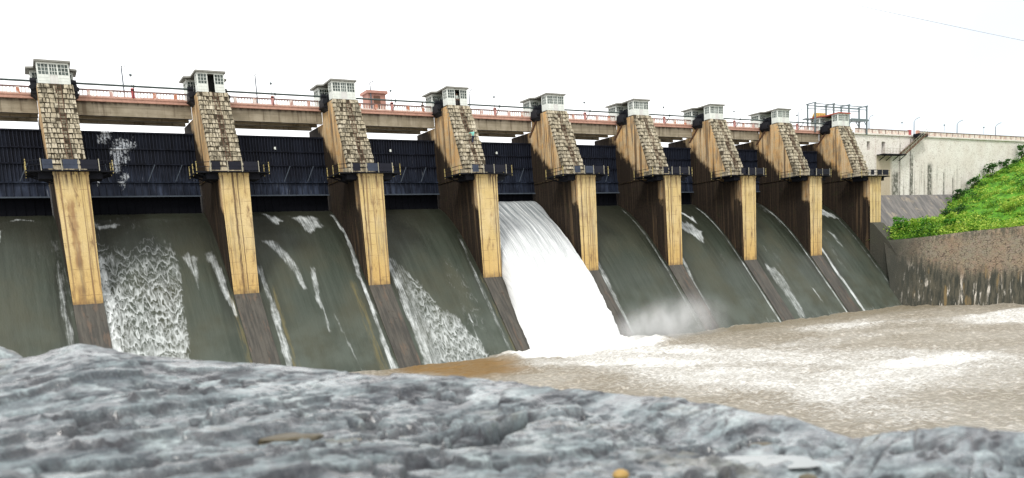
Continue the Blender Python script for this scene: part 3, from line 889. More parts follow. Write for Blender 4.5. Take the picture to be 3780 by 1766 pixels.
    h = empty('gate_hoist', hb, 'dark hoist machinery overhanging both sides of the %s' % (
        'leftmost pier' if n == 0 else 'rightmost pier' if n == 8 else ORD[n]+' pier from the left'), 'hoist', 'gate hoists behind the cabins')
    m = MB()
    m.box(c-2.15, c-1.62, 7.62, 9.5, 29.62, 29.76); m.box(c+1.62, c+2.15, 7.62, 9.5, 29.62, 29.76)
    m.box(c-1.9, c+1.9, 7.62, 9.5, 30.125, 30.2)
    for sx in (-1,1):
        m.add([(c+sx*1.605,7.7,29.2),(c+sx*1.605,9.4,29.2),(c+sx*2.1,9.4,29.6),(c+sx*2.1,7.7,29.6),(c+sx*1.605,7.7,29.6),(c+sx*1.605,9.4,29.6)],
              [(0,1,2,3),(0,3,4),(1,5,2),(0,4,5,1),(3,2,5,4)])
    m.build('bracket', M['dark_machine'], h, hb)
    for sx in (-1,1):
        m = MB(); a, b = sorted((c+sx*1.5, c+sx*2.08))
        m.box(a, b, 7.75, 9.4, 29.78, 30.62)
        m.tube([(a-.0,8.55,30.98),(b+.0,8.55,30.98)], .30, 12)
        m.box(a+.05, b-.05, 8.1, 9.0, 30.62, 30.74)
        m.tube([(c+sx*2.0,7.72,30.2),(c+sx*2.0,7.60,30.2)], .25, 10)
        m.build('drum_housing', M['dark_machine'], h, hb)
    m = MB(); m.box(c-1.3, c+1.3, 7.9, 9.2, 30.22, 31.2); m.box(c-1.0, c+1.0, 8.1, 9.0, 31.2, 31.5)
    m.build('gearbox', M['dark_machine'], h, hb)
    m = MB(); sx = -1; m.box(c-1.93, c-1.74, 9.36, 9.45, 30.25, 30.95)
    m.build('control_box', M['white_paint'], h, hb)
for n in range(9): make_cabin(n)

# ------------------------------------------------------------------ catwalks at the pier heads
def make_catwalk(n):
    c = n*S; base = (c, -.5, 20.96)
    nm = 'the leftmost pier' if n == 0 else 'the rightmost pier' if n == 8 else 'the %s pier from the left' % ORD[n]
    root = empty('catwalk', base, 'dark catwalk with pale posts wrapped round %s' % nm, 'catwalk', 'catwalks round the pier fronts')
    d = MB()
    d.box(c-2.5, c+2.5, -.75, .55, 20.962, 21.06)
    for sx in (-1,1):
        a, b = sorted((c+sx*1.63, c+sx*3.7)); d.box(a, b, .55, 4.2, 20.962, 21.10)
        a, b = sorted((c+sx*2.5, c+sx*3.7)); d.box(a, b, -.1, .55, 20.962, 21.10)
        for yy in (.8, 2.2, 3.6):
            d.beam((c+sx*1.5, yy, 20.3), (c+sx*3.4, yy, 20.93), .12, .12)
        a, b = sorted((c+sx*1.5, c+sx*2.7)); d.box(a, b, .3, 2.4, 20.35, 20.95)
    d.build('deck', M['deck_dark'], root, base)
    rl = MB()
    for zz in (21.5, 21.95):
        rl.beam((c-2.45,-.7,zz), (c+2.45,-.7,zz), .05, .06)
        for sx in (-1,1):
            rl.beam((c+sx*2.45,-.7,zz), (c+sx*3.65,-.05,zz), .05, .06); rl.beam((c+sx*3.65,-.05,zz), (c+sx*3.65,4.1,zz), .05, .06)
    rl.build('rail', M['deck_dark'], root, base)
    posts = [(-2.42,-.7),(-.72,-.7),(.72,-.7),(2.42,-.7),(-3.65,0.0),(3.65,0.0),(-3.65,2.0),(3.65,2.0),(-3.65,4.0)]
    for i, (px, py) in enumerate(posts):
        p = MB(); p.box(c+px-.035, c+px+.035, py-.06, py+.02, 21.10-(.12 if i < 4 else .25), 22.08)
        p.build('post', M['yellow_post'] if abs(px) > 3 else M['pale_post'], root, base)
    r = random.Random(40+n)
    for a, b in ((-2.3,-1.45),(-.62,.62),(.84,2.3)):
        p = MB(); p.box(c+a, c+b, -.80, -.765, 21.14, 22.0)
        p.box(c+a, c+b, -.815, -.802, 21.5, 21.53)
        p.build('panel', M['panel_blue'] if (n in (0,4) and a < .5) or r.random() < .08 else M['panel_dark'], root, base)
for n in range(9): make_catwalk(n)

# ------------------------------------------------------------------ gates
BAY = ['at the left edge of the photo','between the first and second piers','between the second and third piers','between the third and fourth piers','above the waterfall',
       'between the fifth and sixth piers','between the sixth and seventh piers','between the seventh and eighth piers','between the eighth pier and the rightmost pier']
def make_gate(b):
    n = b-1; x0, x1 = n*S+1.6, (n+1)*S-1.6
    if b == 0: x0 = -13.4
    c = (x0+x1)/2; base = (c, 10.4, 17.8)
    root = empty('spillway_gate', base, 'dark navy ribbed steel gate %s' % BAY[b], 'spillway gate', 'steel gates between the piers')
    s = MB(); zt, zm, zl, zb = 26.55, 23.15, 21.2, 19.62
    prof = [(10.62,26.55),(10.66,25.0),(10.55,23.15),(10.36,21.2),(10.22,19.62)]
    for (ya, za), (yb2, zb2) in zip(prof, prof[1:]):
        s.add([(x0,ya,za),(x1,ya,za),(x1,yb2,zb2),(x0,yb2,zb2),(x0,ya+.25,za),(x1,ya+.25,za),(x1,yb2+.25,zb2),(x0,yb2+.25,zb2)],
              [(0,3,2,1),(4,5,6,7),(0,1,5,4),(3,7,6,2)])
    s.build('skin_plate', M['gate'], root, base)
    rb = MB(); N = 33
    def yat(z): return np.interp(z, [p[1] for p in prof][::-1], [p[0] for p in prof][::-1])
    for i in range(N+1):
        x = x0+.12+(x1-x0-.24)*i/N
        for za, zb2 in ((26.45,24.85),(24.7,23.25),(23.05,21.3)):
            rb.beam((x,yat(za)-.09,za), (x,yat(zb2)-.09,zb2), .05, .15)
        if i % 2 == 0: rb.beam((x,yat(21.1)-.06,21.1), (x,yat(19.8)-.06,19.8), .07, .12)
    rb.build('ribs', M['gate_rib'], root, base)
    for z, h in ((26.5,.16),(24.78,.12),(23.15,.14),(21.2,.13)):
        m = MB(); m.box(x0, x1, yat(z)-.24, yat(z)-.02, z-h/2, z+h/2); m.build('beam', M['gate'], root, base)
    m = MB(); m.box(x0, x1, 10.0, 10.2, 19.6, 19.74); m.build('seal', M['gate_seal'], root, base)
    for fx in (.2, .62, .86):
        m = MB(); xx = x0+(x1-x0)*fx; m.beam((xx,10.1,23.1), (xx-.9*(1 if fx > .5 else -.2),10.0,21.25), .06, .08); m.build('brace', M['gate_seal'], root, base)
    if b in (2,3,4):
        mx = {2:22.35,3:37.0,4:52.6}[b]; m = MB(); m.box(mx-.11,mx+.11,10.18,10.24,25.0,25.3); m.box(mx-.06,mx+.06,10.24,10.5,25.1,25.25); m.build('gauge_plate', M['white_paint'], root, base)
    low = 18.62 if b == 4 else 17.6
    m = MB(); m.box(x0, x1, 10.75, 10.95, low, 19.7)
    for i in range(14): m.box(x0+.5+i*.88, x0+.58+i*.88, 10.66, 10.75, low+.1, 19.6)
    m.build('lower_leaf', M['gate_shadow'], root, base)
for b in range(9): make_gate(b)

# ------------------------------------------------------------------ bridge spans
def make_span(b):
    n = b-1; x0, x1 = n*S+1.62, (n+1)*S-1.62
    if b == 0: x0 = -13.4
    c = (x0+x1)/2; base = (c, 12.5, 28.1)
    root = empty('bridge_span', base, 'concrete bridge span with a %s balustrade %s' % ('pink' if b not in (0,1) else 'red', BAY[b].replace('above the waterfall','above the waterfall gate')), 'bridge', 'bridge spans on top of the dam')
    for (ya, yb2) in ((10.05,10.5),(12.2,12.6),(14.45,14.85)):
        g = MB(); g.box(x0, x1, ya, yb2, 28.1, 29.42); g.box(x0, x1, ya-.06, yb2+.06, 28.1, 28.28)
        g.build('girder', M['girder'], root, base)
    d = MB(); d.box(x0-1.6, x1+1.6, 9.98, 15.75, 29.424, 29.66) if 0 else d.box(x0, x1, 9.98, 15.75, 29.424, 29.66)
    d.build('deck_slab', M['girder'], root, base)
    f = MB(); f.box(x0-.0, x1+.0, 9.72, 9.975, 29.52, 29.98); f.box(x0, x1, 9.66, 9.718, 29.84, 29.98)
    f.build('fascia', M['fascia'], root, base)
    p = MB()
    xa, xb = n*S+2.15, (n+1)*S-2.0
    if b == 0: xa = -13.3
    tnt = 1. if b in (0,1) else .6
    p.box(xa, xb, 9.78, 9.94, 29.982, 30.12, 0, tnt*.6)
    peds = [n*S+3.23+i*2.145 for i in range(5)] + ([n*S+1.1+6*2.145] if b else [])
    peds = [x for x in peds if x > xa+.1 and x < xb-.1]
    k = xa+.2
    while k < xb-.05:
        if min(abs(k-q) for q in peds) > .25:
            p.box(k-.045, k+.045, 9.82, 9.92, 30.12, 30.62, 0, .12+.5*(b > 3)*((int(k*7) % 3)/3))
        k += .33
    pp = p.build('parapet', M['parapet'], root, base)
    r = MB(); r.box(xa, xb, 9.76, 9.96, 30.62, 30.76); o = r.build('top_rail', M['parapet_rail'], pp)
    o.data.transform(Matrix.Translation((-base[0], -base[1], -base[2])))
    for i, q in enumerate(peds):
        tall = abs(q-(n*S+7.52)) < .3
        r = MB(); r.box(q-.16, q+.16, 9.70, 9.755, 29.99, 30.64 if not tall else 30.9); r.box(q-.16, q+.16, 9.755, 9.97, 30.125, 30.615)
        if tall:
            r.box(q-.17, q+.17, 9.70, 10.0, 30.765, 30.95); r.frustum((q-.2,q+.2,9.66,10.04),(q-.1,q+.1,9.76,9.94), 30.95, 31.06)
        o = r.build('pedestal', (M['pedestal'] if b == 1 else M['pedestal_pale']) if tall else M['parapet'], pp)
        o.data.attributes['tint'].data.foreach_set('value', [1.]*len(o.data.polygons))
        o.data.transform(Matrix.Translation((-base[0], -base[1], -base[2])))
for b in range(9): make_span(b)

# hoist shafts running between the cabins in front of the balustrade
for b in range(9):
    n = b-1; x0, x1 = n*S+2.05, (n+1)*S-2.05
    if b == 0: x0 = -13.2
    base = ((x0+x1)/2, 8.55, 30.98)
    root = empty('drive_shaft', base, 'long grey drive shaft before the balustrade %s' % BAY[b], 'pipe', 'drive shafts linking the hoists')
    m = MB(); m.tube([(x0,8.55,30.98),(x1,8.55,30.98)], .105, 8); m.build('shaft_tube', M['pipe'], root, base)
    for q in (.5,):
        m = MB(); xx = x0+(x1-x0)*q if b else -7.5
        m.tube([(xx-.06,8.55,30.98),(xx+.06,8.55,30.98)], .16, 10); m.beam((xx,8.55,30.8), (xx,9.72,29.9), .06, .06); m.build('coupling', M['pipe'], root, base)

# ------------------------------------------------------------------ lamps
def street_lamp(x, y, z, h, dx, label, dz=.35):
    root = empty('street_lamp', (x,y,z), label, 'street lamp', 'street lamps along the dam road')
    m = MB(); m.tube([(x,y,z),(x,y,z+h*.7),(x,y,z+h)], [.085,.075,.065], 7); m.build('post', M['lamp_metal'], root, (x,y,z))
    m = MB(); m.tube([(x,y,z+h),(x+dx*.35,y,z+h+dz*.55),(x+dx,y,z+h+dz)], .05, 6); m.build('arm', M['lamp_metal'], root, (x,y,z))
    m = MB(); m.beam((x+dx*.9,y,z+h+dz*.95), (x+dx*1.5,y,z+h+dz*1.2), .14, .09); m.build('lamp_head', M['lamp_head'], root, (x,y,z))
street_lamp(7.36,15.5,29.66, 5.0, .3, 'thin street lamp with a short arm, behind the bridge between the first two piers', .03)
street_lamp(22.25,15.5,29.66, 5.0, .10, 'thin bare topped street lamp behind the bridge between second and third piers', .12)
street_lamp(37.1,15.5,29.66, 4.9, .35, 'thin street lamp rising above the pink hut', .2)
street_lamp(51.8,15.5,29.66, 4.4, .5, 'thin curved street lamp just right of the cabin with a person in the doorway', .55)
street_lamp(119.6,15.5,29.66, 4.6, .9, 'faint street lamp left of the open steel frame', .6)
street_lamp(133.0,10.6,30.0, 2.75, .9, 'grey street lamp with slanted arm, first to the right of the steel frame', .65)
street_lamp(146.7,10.6,30.0, 2.75, 1.2, 'grey street lamp with slanted arm, above the head of the wall stairs', .75)
street_lamp(161.0,10.6,30.0, 2.75, 1.3, 'grey street lamp with slanted arm, second from the right edge', .75)
street_lamp(174.9,10.6,30.0, 2.75, 1.4, 'grey street lamp with slanted arm, nearest the right edge', .75)
def globe_lamp(x, y, z, h, label):
    root = empty('post_lamp', (x,y,z), label, 'lamp', 'small post lamps on the balustrade')
    m = MB(); m.tube([(x,y,z),(x,y,z+h)], .03, 6); m.build('post', M['lamp_metal'], root, (x,y,z))
    m = MB(); m.lathe([(0,0),(.10,.03),(.16,.12),(.13,.24),(.05,.3),(0,.3)], (x,y,z+h-.02), 10); m.build('lamp_shade', M['steel_grey'], root, (x,y,z), True)
for b in range(1, 9):
    globe_lamp((b-1)*S+7.5, 9.85, 31.06, 1.25, 'dark lamp on a thin balustrade post %s' % BAY[b].replace('above the waterfall','over the waterfall').replace('between the eighth pier and the rightmost pier','just left of the rightmost pier'))
for x, l in ((141.8,'first right of the steel frame'),(155.4,'second right of the stairs'),(169.2,'farthest right')):
    globe_lamp(x, 9.85, 30.96, 1.2, 'small post lamp on the white wall parapet, %s' % l)

# ------------------------------------------------------------------ hut behind the bridge
base = (37.95,16,29.66)
root = empty('hut', base, 'small flat roofed pinkish red hut on the far side of the bridge', 'hut')
m = MB(); m.box(36.75,39.2,15.6,17.6,29.0,33.3)
m.build('wall', M['hut_red'], root, base)
m = MB(); m.box(36.5,39.45,15.35,17.85,33.302,33.66); m.build('roof', M['hut_red'], root, base)
m = MB(); m.box(37.5,38.4,15.55,15.598,31.2,33.0); m.build('door', M['rust'], root, base)

# ------------------------------------------------------------------ steel frame over the last pier
base = (123.7,10.3,30.2)
root = empty('steel_frame', base, 'open grey steel gantry frame standing above the rightmost pier', 'steel frame')
XS = (116.7,121.6,125.75,130.75)
for x in XS:
    for y in (9.45,11.05):
        m = MB(); m.box(x-.11,x+.11,y-.11,y+.11,29.7 if y < 10 else 29.66,34.62); m.build('post', M['steel_grey'], root, base)
    m = MB(); m.box(x-.09,x+.09,9.2,11.3,34.622,34.80); m.build('cross_beam', M['steel_grey'], root, base)
for y in (9.45,11.05):
    m = MB()
    for a, b in zip(XS, XS[1:]): m.box(a+.11,b-.11,y-.06,y+.06,34.48,34.60)
    m.build('top_rail', M['steel_grey'], root, base)
    m = MB()
    for a, b in zip(XS, XS[1:]): m.box(a+.11,b-.11,y-.045,y+.045,33.98,34.08)
    m.build('lower_rail', M['steel_grey'], root, base)
m = MB(); m.box(126.2,131.3,9.35,11.4,32.15,32.3); m.box(126.2,130.9,9.3,9.348,31.95,32.4)
m.beam((130.75,9.45,31.2),(129.9,9.45,32.1),.1); m.beam((130.75,11.05,31.2),(129.9,11.05,32.1),.1); m.beam((125.75,9.45,31.3),(126.7,9.45,32.1),.1)
m.build('platform', M['steel_grey'], root, base)
m = MB(); m.box(116.0,119.5,10.9,11.6,32.1,32.3); m.build('platform', M['steel_grey'], root, base)
m = MB(); r = random.Random(5)
for i in range(5):
    m.tube([(118.3+i*.62,11.0,32.46+.1*r.random()),(118.3+i*.62+.3,11.0,33.3)], [.32,.22], 9)
m.tube([(118.0,11.0,32.75),(121.2,11.0,32.75)], .12, 8)
o = m.build('machinery', M['ochre'], None, (119.6,11.0,32.45)); tag(o, 'row of ochre rounded machine parts behind the red cabin roof', 'machinery')

# ------------------------------------------------------------------ white abutment wall
base = (150,10,18.7)
root = empty('abutment_wall', base, 'long whitewashed masonry wall with black seepage stains, right of the last pier', 'wall')
w = MB()
def wall_rect(x0,x1,z0,z1): w.box(x0,x1,9.9,12.0,z0,z1)
wall_rect(121.62,131.4,18.0,29.75); wall_rect(131.4,132.3,18.0,27.05); wall_rect(131.4,132.3,28.6,29.75); wall_rect(132.3,135.75,18.0,29.75)
wall_rect(135.75,136.8,18.0,26.3); wall_rect(135.75,136.8,28.62,29.75); wall_rect(136.8,230,18.0,29.75)
w.build('wall', M['whitewall'], root, base)
for x0,x1,z0,z1 in ((131.4,132.3,27.05,28.6),(135.75,136.8,26.3,28.62)):
    m = MB(); m.box(x0,x1,10.6,10.65,z0,z1); m.build('door', M['dark_inside'], root, base)
for xx in (134.0,141.2,144.55):
    m = MB(); m.box(xx-.12,xx+.12,9.80,9.897,18.8,29.7); m.build('pilaster', M['whitewall'], root, base)
m = MB(); m.box(121.62,230,9.62,10.0,29.752,30.02); m.build('cornice', M['whitewall'], root, base)
p = MB()
for a, b in ((128.1,144.4),(146.5,230)):
    p.box(a,b,9.84,9.96,30.022,30.74,0,.38); 
pp = p.build('parapet', M['parapet'], root, base)
r1 = MB()
for a, b in ((128.1,144.4),(146.5,230)): r1.box(a,b,9.78,10.02,30.742,30.86)
o = r1.build('top_rail', M['parapet_rail'], pp); o.data.transform(Matrix.Translation((-150,-10,-18.7)))
k = 129.0
while k < 200:
    if not 143.9 < k < 147:
        r1 = MB(); r1.box(k-.05,k+.05,9.78,9.838,30.024,30.74); o = r1.build('post', M['parapet_rail'], pp); o.data.transform(Matrix.Translation((-150,-10,-18.7)))
    k += 1.94
for xx in (144.2,146.75):
    r1 = MB(); r1.box(xx-.35,xx+.35,9.70,10.1,30.024,31.0); o = r1.build('pedestal', M['pedestal'] if xx < 145 else M['fascia'], pp); o.data.transform(Matrix.Translation((-150,-10,-18.7)))
m = MB(); m.prism([(9.88,18.8),(12,18.8),(12,10),(3.2,10)][::-1], 121.62, 230); m.build('apron', M['apron'], root, base)
# landing and stairs on the wall
base = (140,9,26.2)
root = empty('staircase', base, 'rusty stairs rising right from a railed landing on the white wall to its parapet', 'stairs')
m = MB(); m.box(134.15,141.0,8.3,9.79,26.05,26.22)
for xx in (135,137,139,140.8): m.beam((xx,9.8,25.2),(xx,8.45,26.02),.12)
m.build('landing', M['deck_dark'], root, base)
m = MB(); N = 17
for i in range(N):
    x = 140.6+i*.41; z = 26.25+i*.235
    m.box(x,x+.42,8.45,9.7,z,z+.06)
m.beam((140.5,8.4,26.15),(147.6,8.4,30.2),.10,.3); m.beam((140.5,9.72,26.15),(147.6,9.72,30.2),.10,.3)
m.build('flight', M['rust'], root, base)
m = MB()
for zz in (.5,1.0):
    m.beam((134.2,8.35,26.22+zz),(140.7,8.35,26.22+zz),.04); m.beam((140.7,8.35,26.22+zz),(147.5,8.35,30.15+zz),.045)
for i in range(8): m.beam((134.25+i*.9,8.35,26.2),(134.25+i*.9,8.35,27.25),.04)
for i in range(9): m.beam((140.8+i*.82,8.35,26.3+i*.472),(140.8+i*.82,8.35,27.3+i*.472),.04)
m.build('railing', M['pale_post'], root, base)
m = MB(); m.prism([(8.4,29.6),(9.6,29.6),(9.6,30.2),(8.4,30.2)], 144.9, 147.8); m.build('landing', M['deck_dark'], root, base)

# ------------------------------------------------------------------ river wall on the right
def build_retaining():
    bot = [(116.2,-6.2),(117.6,-9.2),(119.5,-14.3),(122.7,-23.0),(128.5,-39),(139,-68)]
    top = [(118.6,-2.6),(119.7,-8.0),(121.4,-14.0),(124.6,-23.0),(130.4,-39),(141,-68)]
    zt = [10.2,10.3,10.7,11.1,11.6,12.2]
    rows = []
    n = 60
    t = np.linspace(0,1,n); seg = np.linspace(0,1,len(bot))
    bx, by = np.interp(t,seg,[p[0] for p in bot]), np.interp(t,seg,[p[1] for p in bot])
    tx, ty, tz = np.interp(t,seg,[p[0] for p in top]), np.interp(t,seg,[p[1] for p in top]), np.interp(t,seg,zt)
    hs = np.linspace(0,1,24)
    P = np.zeros((n, 26, 3))
    for j, h in enumerate(hs):
        P[:,j,0] = bx+(tx-bx)*h; P[:,j,1] = by+(ty-by)*h; P[:,j,2] = -3+(tz+3)*h
    wob = .10*fbm(P[:,:,1]*.9, P[:,:,2]*1.1, oct=4, seed=33)
    P[:,:,0] += wob
    P[:,24] = P[:,23]+np.array([.55,.15,.06]); P[:,25] = P[:,24]+np.array([.5,.1,-2.5])
    root = empty('river_wall', (119,-10,0), 'tall stained stone river wall right of the spillway, bushes on top', 'wall')
    o = grid_mesh('wall_face', P[::-1], M['retain'], parent=root); o.location = (-119,10,0)
    m = MB()
    # short training wall closing the gap below the last pier
    m.prism([(0.0,-3),(0.0,13.4),(-.6,13.2),(-3.2,10.4),(-5.4,7.2),(-6.5,-3)], 118.55, 121.4)
    m.build('training_wall', M['retain'], root, (119,-10,0))
build_retaining()

# ------------------------------------------------------------------ hillside and vegetation
def hill_z(X, Y):
    e = 11.2 + .34*np.clip(X-141-.0*Y, 0, None)*ss(136, 150, X) + .05*np.clip(Y+14, 0, None)*.6
    e = e + .10*np.clip(-Y-18, 0, 40)*ss(128,150,X)
    e = e + 1.0*fbm(X*.12, Y*.12, oct=4, seed=51) + .35*fbm(X*.5, Y*.5, oct=3, seed=52)
    return e
def wall_x(Y):
    return np.interp(Y, [-68,-39,-23,-14,-8,-2.6], [141,130.4,124.6,121.4,119.7,118.6])+.75
xs = np.linspace(0,1,150)**1.2; ys = np.linspace(-66, 9.7, 150)
U, V = np.meshgrid(xs, ys, indexing='ij')
HX = wall_x(V)+U*105; HY = V
HZ = hill_z(HX, HY); HZ = HZ*ss(0,.03,U)+(1-ss(0,.03,U))*(np.interp(HY,[-68,-39,-23,-14,-8,-2.6],[12.2,11.6,11.1,10.7,10.3,10.2])-.15)
hill = grid_mesh('hillside', np.stack([HX,HY,HZ],-1), M['turf'])
tag(hill, 'bright green overgrown hillside climbing right of the dam', 'hillside', kind='structure')

def leaves(name, pts, size, tint, mat, parent=None, base=(0,0,0), up=.5):
    """pts (n,3): one bent two-face leaf at each, random orientation"""
    n = len(pts)
    d = rng.normal(size=(n,3)); d[:,2] = np.abs(d[:,2])*.6+.1; d /= np.linalg.norm(d,axis=1)[:,None]
    u = np.cross(d, rng.normal(size=(n,3))); u /= np.linalg.norm(u,axis=1)[:,None]
    nn = np.cross(d,u)
    sz = size*rng.uniform(.6,1.4,n)[:,None]
    b = pts-np.array(base)
    v = np.stack([b, b+d*sz*.5+u*sz*.32+nn*sz*.08, b+d*sz, b+d*sz*.5-u*sz*.32+nn*sz*.08],1).reshape(-1,3)
    me = bpy.data.meshes.new(name)
    me.vertices.add(len(v)); me.vertices.foreach_set('co', v.reshape(-1).astype(np.float32))
    me.loops.add(n*4); me.loops.foreach_set('vertex_index', np.arange(n*4, dtype=np.int32))
    me.polygons.add(n); me.polygons.foreach_set('loop_start', (np.arange(n)*4).astype(np.int32)); me.polygons.foreach_set('loop_total', np.full(n,4,np.int32))
    at = me.attributes.new('tint','FLOAT','FACE'); at.data.foreach_set('value', np.clip(tint,0,1).astype(np.float32))
    me.materials.append(mat); me.update(calc_edges=True)
    o = bpy.data.objects.new(name, me); COL.objects.link(o)
    if parent is not None: o.parent = parent
    else: o.location = base
    return o

# ground cover over the visible slope: many low leafy clumps, each with its own height and tone
TY, TZ = [-68,-39,-23,-14,-8,-2.6], [12.2,11.6,11.1,10.7,10.3,10.2]
nc = 2600
U = rng.uniform(0,1,nc)**1.4; cy = rng.uniform(-45, 9.4, nc); cx = wall_x(cy)-.1+U*78
dd = fbm(cx*.16, cy*.16, oct=3, seed=61)
ok = dd+.25*rng.normal(size=nc) > -.38
cx, cy, dd = cx[ok], cy[ok], dd[ok]
cr = rng.uniform(.45,1.25,len(cx))*(1+.5*np.clip(dd,0,1)); ch = cr*rng.uniform(.5,1.1,len(cx))
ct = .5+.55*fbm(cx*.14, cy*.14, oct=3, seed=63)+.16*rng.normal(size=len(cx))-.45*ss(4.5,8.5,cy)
cls = rng.uniform(0,1,len(cx)) < .3; ch = np.where(cls, ch*1.5, ch*.8); ct = np.where(cls, ct-.12, ct+.06)
ii = np.repeat(np.arange(len(cx)), 52)
q = rng.normal(size=(len(ii),3)); q[:,2] = np.abs(q[:,2]); q /= np.linalg.norm(q,axis=1)[:,None]; q *= rng.uniform(.55,1.05,len(ii))[:,None]
gx = np.maximum(cx[ii]+q[:,0]*cr[ii], wall_x(cy[ii])-.7); gy = np.minimum(cy[ii]+q[:,1]*cr[ii], 9.7)
gz0 = hill_z(gx, gy); e = ss(0,2.2, gx-wall_x(gy)+.3)
gz = gz0*e+(1-e)*np.interp(gy,TY,TZ)+q[:,2]*ch[ii]-.05
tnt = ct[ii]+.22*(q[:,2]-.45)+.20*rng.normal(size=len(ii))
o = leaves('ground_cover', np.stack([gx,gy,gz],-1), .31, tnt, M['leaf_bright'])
tag(o, 'bright green leafy ground cover spread over the hillside', 'undergrowth', kind='stuff')

SHR = []
def shrub(x, y, h, r, nl, mat, label, tint0=.5, ls=.34):
    z = float(hill_z(np.array([x]), np.array([y]))[0])-.1
    z = min(z, 40)
    root = empty('shrub', (x,y,z), label, 'shrub', 'shrubs along the hillside edge')
    k = max(4, int(h*3)); pts = []
    cl = [(rng.normal(0,r*.5), rng.normal(0,r*.5), rng.uniform(.25,1.)*h, r*rng.uniform(.25,.5)) for _ in range(k*2)]
    s = MB()
    for cx, cy, cz, cr in cl:
        q = rng.normal(size=(nl//len(cl),3)); q /= np.linalg.norm(q,axis=1)[:,None]; q *= cr*rng.uniform(.5,1.05,len(q))[:,None]
        pts.append(q*np.array([1,1,.75])+np.array([x+cx,y+cy,z+cz]))
        s.tube([(x+cx*.1,y+cy*.1,z),(x+cx*.6,y+cy*.6,z+cz*.6),(x+cx,y+cy,z+cz)],[.05,.03,.01],5)
    pts = np.concatenate(pts)
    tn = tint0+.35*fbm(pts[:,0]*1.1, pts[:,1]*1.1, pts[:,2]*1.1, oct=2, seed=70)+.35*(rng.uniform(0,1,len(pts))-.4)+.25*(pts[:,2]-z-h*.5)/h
    s.build('stem', M['stem'], root, (x,y,z))
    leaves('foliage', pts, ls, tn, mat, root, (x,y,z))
for i,(x,y,h,r,nl,mt,t0,lab) in enumerate([
 (121.6,-3.6,2.3,1.4,500,'leaf_mid',.45,'leafy shrub at the left end of the river wall top, under the last pier'),
 (124.2,-4.2,2.2,1.5,520,'leaf_bright',.5,'large leaved bright shrub second from the left along the river wall top'),
 (126.6,-3.2,2.1,1.4,450,'leaf_mid',.5,'mid green shrub third from the left along the river wall top'),
 (129.6,-2.8,2.3,1.6,520,'leaf_bright',.55,'yellow green broad shrub in the middle of the river wall top'),
 (132.8,-2.5,2.0,1.6,480,'leaf_bright',.65,'pale green broad shrub below the grey apron\'s right half'),
 (128.0,-9.5,1.5,1.3,420,'leaf_mid',.4,'low shrub leaning over the river wall edge'),
 (124.0,-11.0,1.2,1.1,350,'leaf_mid',.35,'small dark shrub on the river wall edge below the bushes'),
 (136.5,-3.0,2.6,1.8,560,'leaf_bright',.6,'big bright shrub where the bench meets the slope'),
 (141.0,-1.0,2.4,1.8,520,'leaf_bright',.55,'bright shrub at the foot of the green slope'),
 (147.0,3.0,2.0,1.6,450,'leaf_dark',.4,'dark shrub at the right end of the grey apron'),
 (163.0,8.2,2.2,1.2,420,'leaf_dark',.5,'dark green bush against the foot of the white wall'),
 (169.5,8.4,2.6,1.3,450,'leaf_dark',.55,'dark green bush standing highest against the white wall'),
 (176.0,8.6,1.9,1.2,380,'leaf_dark',.4,'dark bush half way up the slope against the white wall'),
 (181.5,8.4,3.0,1.3,420,'leaf_dark',.6,'greyish straggly bush near the right edge against the white wall'),
 (157.0,7.6,1.8,1.5,400,'leaf_dark',.35,'dark low bush left of the others at the white wall foot'),
 (150.0,-6.0,1.8,1.8,480,'leaf_bright',.7,'yellowish shrub in the middle of the green slope'),
 (144.0,-14.0,1.8,1.8,480,'leaf_bright',.6,'bright shrub low on the slope near the right edge')]):
    shrub(x,y,h,r,nl,M[mt],lab,t0)

